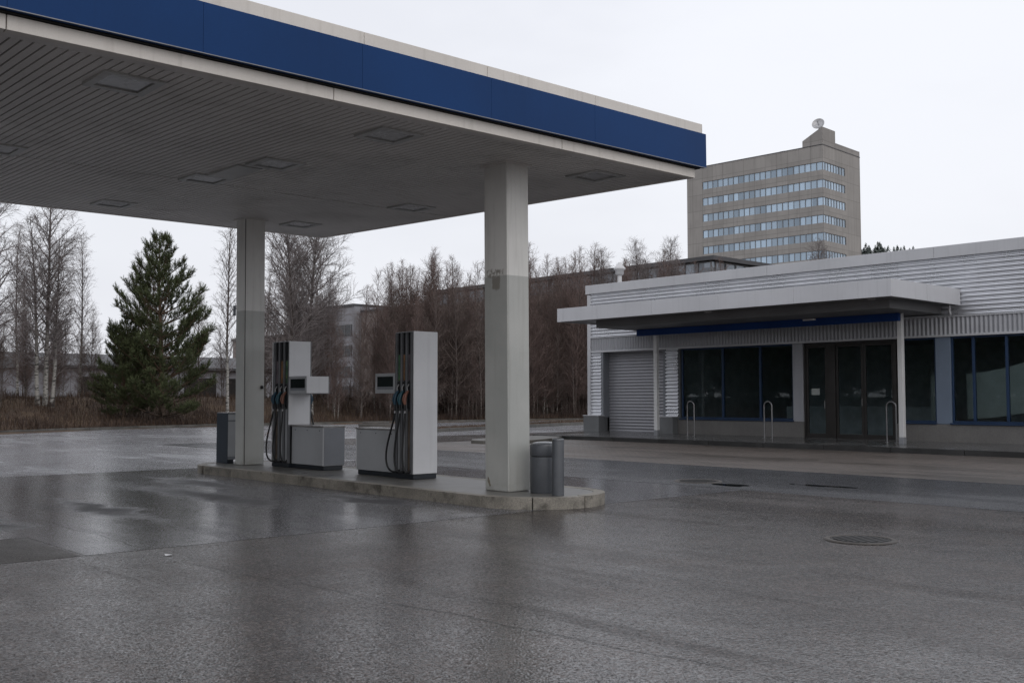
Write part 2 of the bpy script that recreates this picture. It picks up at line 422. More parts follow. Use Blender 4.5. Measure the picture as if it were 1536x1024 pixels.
M['dark_glass'] = pm('dark_window_glass', (.03,.034,.04), .15, spec=.3, var=.3, scale=.4)
def panel_mat(name, c, pw, ph, joint=.35, streak=.35, sz=0.0):
    m, t, b = newmat(name)
    p = objco(t); q = t.xyz(p)
    v = t.comb(t.math('ADD', q[0], q[1]), t.math('ADD', q[2], sz), 0.0)
    br = t.new('ShaderNodeTexBrick', offset=0.0, squash=1.0)
    t.link(v, br.inputs['Vector'])
    br.inputs['Scale'].default_value = 1.0; br.inputs['Mortar Size'].default_value = .035; br.inputs['Brick Width'].default_value = pw; br.inputs['Row Height'].default_value = ph
    br.inputs['Color1'].default_value = tuple(x*.93 for x in c)+(1,); br.inputs['Color2'].default_value = tuple(x*1.08 for x in c)+(1,); br.inputs['Mortar'].default_value = tuple(x*joint for x in c)+(1,)
    n = t.noise(t.scalev(p, 1.5, 1.5, .12), 1, 6, .6); n2 = t.noise(p, .25, 4)
    cc = t.mix(t.math('MULTIPLY', t.mapr(n, .45, .75), streak), br.outputs['Color'], tuple(x*.5 for x in c))
    cc = t.mix(t.math('MULTIPLY', t.mapr(n2, .4, .7), .3), cc, tuple(x*.7 for x in c))
    t.link(cc, b.inputs['Base Color']); b.inputs['Roughness'].default_value = .85; b.inputs['Specular IOR Level'].default_value = .3
    return m
M['tower_wall'] = panel_mat('tower_concrete_panels', (.325,.312,.298), 2.42, 3.3, .55)
M['slab_wall'] = panel_mat('slab_building_panels', (.20,.175,.165), 3.0, 3.1, .5)
M['white_wall'] = panel_mat('pale_block_panels', (.27,.27,.29), 4, 3.1, .7)
M['roof_dark'] = pm('dark_roof', (.06,.06,.065), .6, var=.2, scale=.3)
M['penthouse'] = panel_mat('penthouse_panels', (.30,.287,.275), 2.42, 3.3, .6)

def ground_mat():
    m, t, b = newmat('dead_grass_ground')
    p = objco(t, True)
    a = t.noise(p, .6, 6, .65); f = t.noise(p, 14, 4, .7)
    cc = t.mix(t.mapr(a, .35, .65), (.075,.045,.030), (.15,.10,.06))
    cc = t.mix(t.mapr(f, .4, .7, 0, .7), cc, (.035,.028,.020))
    t.link(cc, b.inputs['Base Color']); b.inputs['Roughness'].default_value = .9
    t.link(t.bump(f, 1, .08), b.inputs['Normal'])
    return m
M['ground'] = ground_mat()

def paver_mat():
    m, t, b = newmat('wet_pavers')
    p = objco(t, True)
    br = t.new('ShaderNodeTexBrick'); t.link(t.scalev(p, 1, 1, 0), br.inputs['Vector'])
    br.inputs['Scale'].default_value = 1; br.inputs['Brick Width'].default_value = .22; br.inputs['Row Height'].default_value = .11; br.inputs['Mortar Size'].default_value = .008
    br.inputs['Color1'].default_value = (.125,.103,.090,1); br.inputs['Color2'].default_value = (.095,.080,.071,1); br.inputs['Mortar'].default_value = (.016,.015,.014,1)
    a = t.noise(t.scalev(p, 1, .25, 1), .7, 6, .6); f = t.noise(p, 60, 3)
    cc = t.mix(t.math('MULTIPLY', t.mapr(a, .45, .7), .6), br.outputs['Color'], (.036,.031,.028))
    cc = t.mix(t.mapr(f, .4, .7, 0, .35), cc, (.12,.11,.10))
    t.link(cc, b.inputs['Base Color']); t.link(t.fmix(t.mapr(a, .4, .65), .6, .34), b.inputs['Roughness'])
    b.inputs['Specular IOR Level'].default_value = .4
    n1 = t.bump(a, .4, .03)
    t.link(t.bump(t.math('ADD', t.math('MULTIPLY', br.outputs['Fac'], -.6), f), .8, .004, n1), b.inputs['Normal'])
    return m
M['paver'] = paver_mat()

def bark_mat(name, white, dark, zfade, lo):
    m, t, b = newmat(name)
    p = objco(t); z = t.xyz(p)[2]
    n = t.noise(t.scalev(p, 1, 1, 4.5), 3.2, 4, .6); n2 = t.noise(p, 5, 4)
    spots = t.mapr(n, .53, .60)
    w = t.mix(spots, white, tuple(x*.12 for x in white))
    k = t.mapr(t.math('ADD', z, t.math('MULTIPLY', n2, 2.0)), zfade*.55, zfade*1.1)
    cc = t.mix(k, w, dark)
    k2 = t.math('MULTIPLY', t.mapr(z, 0, lo, 1, 0), t.mapr(n2, .35, .6))
    cc = t.mix(k2, cc, tuple(x*.7 for x in dark))
    t.link(cc, b.inputs['Base Color']); b.inputs['Roughness'].default_value = .8
    return m
M['birch_bark'] = bark_mat('birch_bark', (.36,.345,.32), (.055,.042,.036), 5.5, .9)
M['brown_bark'] = bark_mat('alder_bark', (.14,.12,.105), (.10,.082,.076), 3.0, .5)
M['pale_bark'] = bark_mat('young_birch_bark', (.22,.20,.18), (.10,.082,.076), 3.4, .5)
def twig_mat(name, c):
    m, t, b = newmat(name)
    p = objco(t)
    t.link(t.mix(t.noise(p, .9, 3), tuple(x*.6 for x in c), tuple(x*1.4 for x in c)), b.inputs['Base Color'])
    b.inputs['Roughness'].default_value = .75; b.inputs['Specular IOR Level'].default_value = .3
    return m
M['twig_birch'] = twig_mat('birch_twigs', (.20,.175,.17))
M['twig_brown'] = twig_mat('brown_twigs', (.150,.117,.104))
M['twig_red'] = twig_mat('reddish_twigs', (.162,.117,.104))
M['brush'] = twig_mat('dead_brush', (.055,.038,.032))
M['grass'] = twig_mat('dead_grass', (.092,.060,.041))
M['needles'] = twig_mat('pine_needles', (.070,.084,.036))
M['pine_bark'] = bark_mat('pine_bark', (.10,.07,.05), (.11,.07,.045), 3, .5)
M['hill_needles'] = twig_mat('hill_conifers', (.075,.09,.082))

# ------------------------------------------------------------------ ground and paving
KP = [(-200,-120),(-60,-20),(-15,22),(0,35),(8,41.2),(12.5,44.3),(15.7,46.3),(19.2,47.7),(23,48.8),(27,49.2),(31,49.1),(35,48.8),(40,48.6),(45,48.0),(50,47.4),(60,46),(75,44),(90,42)]
def kerb_y(x):
    for (a, ya), (b, yb) in zip(KP, KP[1:]):
        if x <= b:
            k = max(0, (x-a)/(b-a)); return ya+(yb-ya)*k
    return KP[-1][1]
def sstep(a, b, x):
    k = min(1, max(0, (x-a)/(b-a))); return k*k*(3-2*k)
def ground_h(x, y):
    d = y - kerb_y(x)
    if x > 78 or x < -60: return -.05
    if d < -.1: return -.05
    return .07 + sstep(.3, 8, d)*1.35 + .12*math.sin(x*.9+y*.6)*sstep(1, 5, d)

def frange(a, b, s):
    o = []; v = a
    while v < b-1e-6: o.append(v); v += s
    return o
gx = [-2500,-1200,-500,-200,-100,-60.5] + frange(-60, 78, 1.5) + [78.5,100,150,250,500,1200,2500]
gy = [-2500,-1200,-500,-200,-100,-50,-20,0,15,25] + frange(30, 90, 1.0) + [90,110,150,250,500,1200,2500]
g = MB()
g.add([(x, y, ground_h(x, y)) for y in gy for x in gx], [(j*len(gx)+i, j*len(gx)+i+1, (j+1)*len(gx)+i+1, (j+1)*len(gx)+i) for j in range(len(gy)-1) for i in range(len(gx)-1)], True)
tag(g.build('ground', M['ground']), kind='structure')

a = MB()
xs = [-60] + frange(-58, 78, 2) + [78]
n = len(xs)
a.add([(x, -70, 0) for x in xs] + [(x, kerb_y(x)-.02, 0) for x in xs], [(i, i+1, n+i+1, n+i) for i in range(n-1)])
tag(a.build('asphalt', M['asphalt']), kind='structure')
def sheet(name, x0, x1, y0, y1, z, mat):
    s = MB(); s.add([(x0,y0,z),(x1,y0,z),(x1,y1,z),(x0,y1,z)], [(0,1,2,3)])
    return tag(s.build(name, mat), kind='structure')
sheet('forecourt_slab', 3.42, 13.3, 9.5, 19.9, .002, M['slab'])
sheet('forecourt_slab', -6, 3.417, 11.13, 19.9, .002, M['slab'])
lo = MB()
lx = frange(-14, 13.2, 1.0) + [13.28]
lo.add([(x_, 19.93, .002) for x_ in lx] + [(x_, kerb_y(x_)-.03, .002) for x_ in lx], [(i, i+1, len(lx)+i+1, len(lx)+i) for i in range(len(lx)-1)])
lx = frange(13.33, 75, 1.0)
lo.add([(x_, 31.03, .002) for x_ in lx] + [(x_, kerb_y(x_)-.03, .002) for x_ in lx], [(i, i+1, len(lx)+i+1, len(lx)+i) for i in range(len(lx)-1)])
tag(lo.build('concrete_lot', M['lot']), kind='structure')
sheet('old_slab', -6, 3.38, 9.5, 11.1, .002, M['darkslab'])
sheet('lane', 13.33, 17.5, -40, 31, .002, M['lane'])
sheet('paver_strip', 17.53, 25.44, -40, 26.5, .002, M['paver'])

def kerb_line(name, pts, w, z0, z1, mat, L=1.0, gap=.012):
    """a run of separate kerbstones along a polyline"""
    m = MB()
    segs = []
    for (x0,y0),(x1,y1) in zip(pts, pts[1:]):
        d = math.hypot(x1-x0, y1-y0); k = max(1, round(d/L))
        for i in range(k):
            segs.append(((x0+(x1-x0)*i/k, y0+(y1-y0)*i/k), (x0+(x1-x0)*(i+1)/k, y0+(y1-y0)*(i+1)/k)))
    for (x0,y0),(x1,y1) in segs:
        dx, dy = x1-x0, y1-y0; d = math.hypot(dx, dy); dx/=d; dy/=d
        nx, ny = -dy*w, dx*w
        e = gap/2
        ax, ay, bx, by = x0+dx*e, y0+dy*e, x1-dx*e, y1-dy*e
        j = rnd.uniform(-.006, .006)
        m.prism([(ax,ay),(bx,by),(bx+nx,by+ny),(ax+nx,ay+ny)], z0, z1+j)
    return m.build(name, mat, bevel=.012)
tag(kerb_line('back_kerb', [p for p in KP if -16 < p[0] < 76], .18, -.1, .13, M['kerb_dark'], 1.2), kind='structure')

# verge strip with a kerb on both sides, far behind the pumps
VA, VB = (25.5,34.0), (56,45.2)
vd = Vector((VB[0]-VA[0], VB[1]-VA[1])).normalized(); vn = Vector((-vd.y, vd.x))
tag(kerb_line('verge_kerb', [VA, (32,36.2), (41,39.2), VB], .2, -.1, .15, M['kerb_dark'], 1.2), kind='structure')
v = MB()
pa = [(VA[0]+vn.x*.2, VA[1]+vn.y*.2), (32+vn.x*.2, 36.2+vn.y*.2), (41+vn.x*.2, 39.2+vn.y*.2), (VB[0]+vn.x*.2, VB[1]+vn.y*.2)]
pb = [(VA[0]+vn.x*1.0+.6, VA[1]+vn.y*1.2), (32+vn.x*2.2, 36.2+vn.y*2.2), (41+vn.x*2.6, 39.2+vn.y*2.6), (VB[0]+vn.x*2.8, VB[1]+vn.y*2.8)]
v.prism(pa + pb[::-1], -.1, .11)
tag(v.build('verge', M['ground']), kind='structure')

# low kerbed nose at the end of the shop walkway
nose = [(25.4,26.9),(23.5,26.6),(21.6,25.9),(20.95,25.2),(20.9,24.6),(21.3,24.1),(22.6,24.0),(24.2,24.7),(25.4,25.6)]
nm = MB(); nm.prism(nose[::-1], -.05, .10)
tag(nm.build('kerb_nose', M['kerb_dark'], bevel=.03), kind='structure')

# walkway in front of the shop: kerb face and a gently rising paved top
w = MB()
WY0, WY1 = -6.0, 27.2
w.prism_y([(25.65,-.1),(28.25,-.1),(28.25,.215),(25.65,.128)], WY0, WY1)
tag(w.build('walkway', M['walk']), kind='structure')
tag(kerb_line('walkway_kerb', [(25.645,WY0),(25.645,WY1)], .19, -.1, .13, M['walk_kerb'], 2.0), kind='structure')
def walk_z(x): return .128 + (x-25.65)/2.6*.087

# ------------------------------------------------------------------ fuel canopy
def soff(y): return 4.64 + .029*(y-10.4)
CX0, CX1, CY0, CY1 = -3.0, 12.04, 9.33, 19.55
def slope_bar(m, x0, x1, y0, y1, dz0, dz1):
    za, zb = soff(y0), soff(y1)
    vs = [(x0,y0,za+dz0),(x1,y0,za+dz0),(x1,y1,zb+dz0),(x0,y1,zb+dz0),(x0,y0,za+dz1),(x1,y0,za+dz1),(x1,y1,zb+dz1),(x0,y1,zb+dz1)]
    m.add(vs, [(3,2,1,0),(4,5,6,7),(0,1,5,4),(1,2,6,5),(2,3,7,6),(3,0,4,7)])
can = thing('fuel_canopy', (9.5, 14.5, 0), 'wide flat fuel station canopy with blue fascia and slatted grey underside', 'canopy')
P = .1
m = MB()
x = CX0+.12
while x < CX1-.16:
    y0, y1 = CY0+.235, CY1-.12
    for (ya, yb) in ((y0, 14.98), (15.02, y1)):
        za, zb = soff(ya), soff(yb)
        xa, xb = x+.010, x+P-.010
        m.add([(xa,ya,za),(xb,ya,za),(xb,yb,zb),(xa,yb,zb),(xa,ya,za+.025),(xb,ya,za+.025),(xb,yb,zb+.025),(xa,yb,zb+.025)],
              [(3,2,1,0),(0,1,5,4),(1,2,6,5),(2,3,7,6),(3,0,4,7)])
    x += P
m.build('soffit', M['soffit'], can)
m = MB(); slope_bar(m, CX0, CX1-.103, CY0+.103, CY0+.23, 0, .03); m.build('edge_plate', M['soffit'], can)
m = MB(); slope_bar(m, CX0, CX1-.103, CY0+.23, CY1-.1, .014, .02); m.build('groove_shade_sheet', M['groove_shade'], can)  # backing sheet coloured as the shadow in the slat grooves
m = MB()
m.add([(CX0,CY0+.02,soff(CY0)+.02),(CX1-.02,CY0+.02,soff(CY0)+.02),(CX1-.02,CY1-.02,soff(CY1)+.02),(CX0,CY1-.02,soff(CY1)+.02)], [(3,2,1,0)])
m.box(CX0, CX1-.1, CY0+.1, CY1-.1, 5.0, 5.2)
m.build('deck', M['gap'], can)
# white lower trim, in lengths
m = MB()
for xa, xb in ((CX0,2.62),(2.63,5.88),(5.89,9.3),(9.31,CX1)):
    m.box(xa, xb, CY0, CY0+.1, soff(CY0)-.006, 4.735)
slope_bar(m, CX1-.1, CX1, CY0+.103, CY1-.1, -.006, .125)
slope_bar(m, CX0, CX1, CY1-.098, CY1, -.006, .125)
m.build('lower_trim', M['trim'], can, bevel=.004)
# blue fascia panels
FX = [CX0-.1, 2.60, 4.36, 6.18, 8.02, 9.82, CX1+.15]
for xa, xb in zip(FX, FX[1:]):
    m = MB(); m.box(xa+.001, xb-.001, CY0-.10, CY0-.035, 4.755, 5.255); m.build('fascia_panel', M['blue'], can, bevel=.003)
m = MB()
yy = CY0-.034
while yy < CY1:
    m.box(CX1+.08, CX1+.15, yy+.004, min(yy+1.9, CY1+.1), 4.765+.029*(yy-CY0)*.98, 5.262+.029*(yy-CY0)); yy += 1.9
m.build('side_fascia', M['blue'], can, bevel=.003)
m = MB(); m.box(CX0, CX1+.08, CY0-.034, CY0+.05, 4.742, 5.24); slope_bar(m, CX1-.02, CX1+.08, CY0+.05, CY1, .16, .58); m.build('fascia_backing', M['gap'], can)
m = MB(); m.box(CX0-.1, CX1+.15, CY0-.104, CY0-.097, 4.75, 4.758); m.build('drip_edge', M['steel'], can)
m = MB()
for xa, xb in ((CX0,2.5),(2.506,4.32),(4.326,6.22),(6.226,7.98),(7.986,9.86),(9.866,CX1+.1)):
    m.box(xa, xb, CY0-.07, CY0+.2, 5.258, 5.40)
m.build('roof_trim', M['trim'], can, bevel=.004)
# recessed lights
for lx, ly in ((4.0,10.25),(7.25,10.25),(10.9,10.25),(7.15,12.85),(6.98,14.65),(10.8,14.6),(6.9,18.1),(10.55,17.95),(4.0,14.6),(0.6,10.25),(0.6,14.6)):
    z = soff(ly)
    m = MB(); q = .31; k = .225
    for (xa,xb,ya,yb) in ((lx-q,lx+q,ly-q,ly-k),(lx-q,lx+q,ly+k,ly+q),(lx-q,lx-k,ly-k,ly+k),(lx+k,lx+q,ly-k,ly+k)):
        m.box(xa, xb, ya, yb, z-.028, z+.03)
    f = m.build('light_fitting', M['cover_plate'], can, bevel=.004)
    m = MB(); m.box(lx-k+.012, lx+k-.012, ly-k+.012, ly+k-.012, z-.012, z+.01); m.build('light_lens', M['lens'], f)
    m = MB(); m.box(lx-k, lx+k, ly-k, ly+k, z+.011, z+.02); m.build('light_gasket', M['gap'], f)
m = MB(); m.box(6.8, 7.2, 13.3, 14.2, soff(13.7)-.035, soff(13.7)+.01); m.build('cover_plate', M['cover_plate'], can, bevel=.006)
can.rotation_euler.y = -.008
# columns
for (x0,x1,y0,y1,st) in ((9.32,9.72,10.42,10.9,True),(9.36,9.80,18.0,18.32,False)):
    m = MB(); m.box(x0, x1, y0, y1, .15, soff(y0)-.002)
    c = m.build('column', M['column_stained' if st else 'column'], can, bevel=.012)
    # paint works on the column's own heights
    for vv in c.data.vertices: pass
    m = MB(); m.box(x0-.04, x1+.04, y0-.04, y1+.04, soff(y0)-.02, soff(y1)+.02); m.build('column_collar', M['soffit'], c)
    m = MB(); m.box(x0+.02, x0+.032, y0-.004, y0+.001, .16, soff(y0)-.02); m.build('seam', M['gap'] if not st else M['column'], c)
    if st:
        m = MB(); m.prism_x([(y1-.06,.34),(y1-.09,.30),(y1-.12,.22),(y1-.10,.20),(y1-.05,.28)], x0-.003, x0+.002); m.build('paint_chip', M['rust'], c)
    else:
        m = MB(); m.box(x0-.012, x0, y0+.32, y0+.42, 3.0, 3.2); m.build('cable_box', M['grey_metal'], c, bevel=.003)
        m = MB(); m.lathe([(.0,-.03),(.03,-.03),(.03,.03),(.0,.03)], (x1-.06, y0-.02, 1.62), 12); m.build('knob', M['black'], c)

# ------------------------------------------------------------------ pump island
isl = thing('pump_island', (9.65,14.5,0), 'long low concrete pump island with a rounded kerb end', 'island')
IX0, IX1, IYR, IY1 = 8.72, 10.62, 10.28, 18.4
icx = (IX0+IX1)/2; irx = (IX1-IX0)/2; iry = .95
def arc(inset, n=24):
    return [(icx-(irx-inset)*math.cos(PI*i/n), IYR-(iry-inset)*math.sin(PI*i/n)) for i in range(n+1)]
IRF = .86
def arc2(inset, n=24):
    return [(icx+(irx-inset)*math.cos(PI*i/n), IY1+(IRF-inset)*math.sin(PI*i/n)) for i in range(n+1)]
top = arc(.16) + arc2(.16)
m = MB(); m.prism(top, -.05, .146); m.build('island_top', M['island_top'], isl)
m = MB()
def kerb_block(poly):
    m.prism(poly, -.05, .15+rnd.uniform(-.003,.003))
yy = IYR
while yy < IY1-.3:
    y2 = min(yy+1.15, IY1)
    kerb_block([(IX0,yy+.004),(IX0+.155,yy+.004),(IX0+.155,y2-.004),(IX0,y2-.004)])
    kerb_block([(IX1-.155,yy+.004),(IX1,yy+.004),(IX1,y2-.004),(IX1-.155,y2-.004)])
    yy = y2
ends = []
for i0, i1 in ((0,6),(6,12),(12,18),(18,24)):
    ends.append((arc(0)[i0:i1+1], arc(.155)[i0:i1+1])); ends.append((arc2(0)[i0:i1+1], arc2(.155)[i0:i1+1]))
for o_, i_ in ends:
    def sh(p, q, e=.006):
        d = Vector((q[0]-p[0], q[1]-p[1])); d.normalize(); return (p[0]+d.x*e, p[1]+d.y*e)
    o_ = [sh(o_[0], o_[1])] + o_[1:-1] + [sh(o_[-1], o_[-2])]; i_ = [sh(i_[0], i_[1])] + i_[1:-1] + [sh(i_[-1], i_[-2])]
    kerb_block(o_ + i_[::-1])
m.build('kerb_stone', M['kerb'], isl, bevel=.014)

# ------------------------------------------------------------------ fuel dispensers
def nozzle(parent, x, y, z, sx, mat):
    """a nozzle hanging in its holster; sx = -1 on the -x face, +1 on the +x face"""
    m = MB()
    m.tube([(x+sx*.02,y,z+.12),(x+sx*.065,y,z+.06),(x+sx*.085,y,z-.02),(x+sx*.08,y,z-.10)], [.019,.027,.029,.022], 10)
    m.tube([(x+sx*.03,y,z+.10),(x+sx*.10,y,z+.055),(x+sx*.125,y,z-.02),(x+sx*.10,y,z-.085)], [.011]*4, 8)
    o = m.build('nozzle', mat, parent, bevel=0)
    m = MB(); m.tube([(x+sx*.03,y,z+.10),(x+sx*.045,y,z+.17),(x-sx*.005,y,z+.23)], [.014,.012,.011], 8); m.build('spout', M['steel'], o)
    m = MB(); m.tube([(x+sx*.08,y,z-.09),(x+sx*.08,y,z-.20)], [.022,.017], 10); m.build('swivel', M['black'], o)
    m = MB(); m.tube([(x+sx*.08,y,z-.20),(x+sx*.08,y,z-.235)], [.02,.02], 10); m.build('collar', M['steel'], o)
def bez(ps, n=18):
    ps = [Vector(p) for p in ps]
    out = []
    for i in range(n+1):
        t_ = i/n; q = ps[:]
        while len(q) > 1: q = [q[k].lerp(q[k+1], t_) for k in range(len(q)-1)]
        out.append(q[0])
    return out

def dispenser(loc, rot, tl, cab, cx0, cx1, label, disp_len):
    """local frame: tower at y -tl/2..tl/2, cabinet and display towards +y; hoses on both x faces"""
    r = thing('fuel_dispenser', (0,0,0), label, 'fuel pump', 'fuel pumps on the island')
    hx = .235; y0, y1 = -tl/2, tl/2; H = 2.31
    m = MB(); m.box(-hx+.01, hx-.01, y0+.01, y1-.01, 0, .075); m.box(cx0+.02, cx1-.02, y1-.01, y1+cab-.03, 0, .073); m.build('plinth', M['plinth'], r, bevel=.004)
    m = MB(); m.box(-hx+.045, hx-.045, y0+.02, y1-.03, .075, H-.012); m.build('core', M['black'], r)
    m = MB(); m.box(-hx, hx, y0, y0+.022, .078, H); b1 = m.build('end_panel', M['white_metal'], r, bevel=.008)
    m = MB(); m.box(-hx+.02, hx, y1-.022, y1, .775, H); m.build('end_panel', M['white_metal'], r, bevel=.008)
    m = MB(); m.box(-hx, hx, y0+.024, y1-.024, H-.012, H); m.build('top_cap', M['mid_metal'], r, bevel=.003)
    # uprights between the hose bays on both faces
    bay = (tl-.10)/3
    for sx in (-1, 1):
        m = MB()
        edge = y0 if sx < 0 else y0
        ys = [y1-.10+.018 - bay*i if False else None for i in range(0)]
        ue = []
        for i in range(4):
            yc = y1-.02 - i*bay
            wd = .024
            ue.append(yc)
            xo = sorted((sx*(hx-.044), sx*hx))
            m.box(xo[0], xo[1], yc-wd, yc+wd-.006, .078, H-.014)
        # wide upright beside the end panel
        xo = sorted((sx*(hx-.04), sx*(hx-.008)))
        m.box(xo[0], xo[1], y0+.024, y0+.062, .078, H-.014)
        m.build('upright', M['alu'], r, bevel=.004)
        cols = [M['noz_blue'], M['noz_teal'], M['noz_orange']]
        for i in range(3):
            yc = y1-.02 - (i+.5)*bay
            c = cols[i] if (sx < 0) == (rot == 0) else cols[i]
            if rot: c = cols[2-i] if sx > 0 else cols[i]
            if rot and sx > 0: c = cols[2-i]
            xo = sorted((sx*(hx-.046), sx*(hx-.012)))
            hb = MB(); hb.box(xo[0], xo[1], yc-bay*.5+.026, yc+bay*.5-.028, 1.10, 1.52); h = hb.build('holster', M['blackgloss'], r, bevel=.004)
            xg = sorted((sx*(hx-.046), sx*(hx-.03)))
            gb = MB(); gb.box(xg[0], xg[1], yc-bay*.5+.026, yc+bay*.5-.028, 1.54, 1.95); gb.build('grade_panel', GRADE[i], r)
            lb = MB(); lb.box(xg[0], xg[1], yc-bay*.5+.03, yc+bay*.5-.032, .12, 1.06); lb.build('hose_channel', M['mid_metal'] if i != 2 else GRADE[3], r)
            nozzle(r, sx*(hx-.02), yc, 1.26, sx, c)
            z0 = 1.03; xs = sx*(hx+.06)
            side = 1 if rot == 0 else (-1)
            swing = (.20, .11, .03)[i] if rot == 0 else ((.20,.13,.03)[2-i] if sx > 0 else (.2,.11,.03)[i])
            sgn = 1 if rot == 0 else -1
            if rot and sx < 0: sgn = 1
            hs = MB()
            yb = yc + sgn*(.02 if i == 0 else 0)
            pts = bez([(xs, yc, z0), (xs+sx*.01, yc+sgn*swing*.2, .75), (xs+sx*.05, yc+sgn*swing*1.7, .38), (xs+sx*.05, yc+sgn*swing*1.5, -.08), (xs-sx*.03, yc-sgn*.06, .10), (sx*(hx-.03), yc-sgn*.08, .16)], 26)
            pts = [Vector((p.x, p.y, max(p.z, .02))) for p in pts]
            hs.tube(pts, .0155, 8); hs.build('hose', M['black'], r)
    # cabinet
    m = MB(); m.box(cx0, cx1, y1+.004, y1+cab, .075, .745); c = m.build('cabinet', M['mid_metal'] if rot == 0 else M['mid_metal'], r, bevel=.008)
    m = MB(); m.box(cx0-.012, cx1+.012, y1+.004, y1+cab+.012, .747, .772); m.build('cabinet_top', M['cab_top'], c, bevel=.004)
    m = MB(); m.box(cx0+.01, cx1-.01, y1+cab+.0015, y1+cab+.006, .09, .735); m.build('end_door', M['grey_metal'], c)
    for xa, xb in ((cx0-.004, cx0-.0005), (cx1+.0005, cx1+.004)):
        m = MB(); m.box(xa, xb, y1+cab-.022, y1+cab-.004, .078, .744); m.build('corner_strip', M['white_metal'], c)
    for k in (.12, .5, .88):
        for xx, s_ in ((cx0-.001, -1), (cx1+.001, 1)):
            m = MB(); m.tube([(xx, y1+cab*k, .69), (xx+s_*.006, y1+cab*k, .69)], .009, 10); m.build('screw', M['gap'], c)
    # display box
    dz0, dz1 = 1.34, 1.66
    bx0, bx1 = -hx-.002, hx+.003
    m = MB(); m.box(bx0+.012, bx1-.012, y1+.002, y1+disp_len-.004, dz0+.01, dz1-.008); d = m.build('display_box', M['white_metal'], r, bevel=.006)
    for sx in (-1, 1):
        xf = bx0 if sx < 0 else bx1
        xa, xb = sorted((xf, xf-sx*.012))
        fm = MB()
        fy0, fy1 = y1+.004, y1+disp_len
        fm.box(xa, xb, fy0, fy1, dz0, dz0+.06); fm.box(xa, xb, fy0, fy1, dz1-.05, dz1)
        fm.box(xa, xb, fy0, fy0+.05, dz0+.06, dz1-.05); fm.box(xa, xb, fy1-.05, fy1, dz0+.06, dz1-.05)
        fm.build('display_bezel', M['mid_metal'], d, bevel=.003)
        xa, xb = sorted((xf-sx*.005, xf-sx*.0115))
        s_ = MB(); s_.box(xa, xb, fy0+.05, fy1-.05, dz0+.105, dz1-.05); s_.build('screen', M['screen'], d)
        s_ = MB(); s_.box(xa, xb, fy0+.05, fy1-.05, dz0+.06, dz0+.103); s_.build('price_strip', M['grey_metal'], d)
    r.location = loc; r.rotation_euler.z = rot
    return r
GRADE = [pm('grade_panel_green', (.05,.12,.06), .35, var=.5, scale=6, dirt=(.26,.20,.04), dirtamt=.8),
         pm('grade_panel_amber', (.20,.10,.05), .35, var=.5, scale=6, dirt=(.22,.16,.04), dirtamt=.8),
         pm('grade_panel_grey', (.11,.09,.10), .35, var=.4, scale=6, dirt=(.13,.05,.06), dirtamt=.5),
         pm('hose_channel_brown', (.10,.075,.055), .5, var=.4, scale=5)]
dispenser((9.895,13.27,.15), 0, .50, 1.16, -.195, .235, 'tall fuel pump beside the column with the brown stain, its cabinet behind', .55)
dispenser((9.87,17.12,.15), PI, .62, 1.10, -.27, .165, 'fuel pump by the plain column, its grey cabinet towards the road', .62)

# ------------------------------------------------------------------ bin, bollard, air unit
bn = thing('litter_bin', (9.67,10.075,.148), 'round dark grey litter bin on the rounded island end', 'bin')
m = MB(); m.lathe([(.195,0),(.202,.02),(.202,.47),(.199,.48)], (9.67,10.075,.148), 48); m.build('body', M['bin'], bn)
m = MB(); m.lathe([(.202,.492),(.206,.50),(.206,.62),(.202,.63)], (9.67,10.075,.148), 48); hood = m.build('hood', M['bin'], bn)
m = MB(); m.lathe([(.202,.631),(.200,.642),(.165,.665),(.10,.678),(.0,.683)], (9.67,10.075,.148), 48); m.build('lid', M['bin_top'], bn)
m = MB(); m.lathe([(.188,.475),(.188,.495)], (9.67,10.075,.148), 32); m.build('groove', M['gap'], bn)
bo = thing('bollard', (9.51,9.665,.148), 'slim dark grey round bollard touching the litter bin', 'bollard')
m = MB(); m.lathe([(.078,0),(.078,.70),(.076,.705)], (9.51,9.665,.148), 32); m.build('post', M['bin'], bo)
m = MB(); m.lathe([(.080,.706),(.080,.728),(.072,.735),(.0,.737)], (9.51,9.665,.148), 32); m.build('cap', M['bin_top'], bo)

au = thing('air_unit', (9.75,19.0,.148), 'blue grey service cabinet standing behind the plain column', 'cabinet')
m = MB(); m.box(9.38,9.98,18.68,19.10,.22,1.12); m.build('body', M['grey_metal'], au, bevel=.008)
m = MB(); m.box(9.365,9.379,18.66,19.12,.149,1.125); m.build('side_panel', M['boxblue'], au, bevel=.004)
m = MB(); m.box(9.38,9.98,18.666,18.678,.28,.96); m.build('door', M['mid_metal'], au, bevel=.003)
for xa, xb in ((9.38,9.54),(9.72,9.98)):
    m = MB(); m.box(xa,xb,18.66,18.678,.985,1.10); m.build('control_panel', M['mid_metal'], au)
m = MB(); m.box(9.55,9.71,18.665,18.678,.985,1.10); m.build('slot', M['blackgloss'], au)
m = MB(); m.box(9.38,10.0,18.65,19.12,1.121,1.135); m.build('lid', M['cab_top'], au, bevel=.003)
for xa, xb in ((9.39,9.52),(9.84,9.97)):
    m = MB(); m.box(xa,xb,18.70,19.08,.148,.219); m.build('foot', M['plinth'], au)

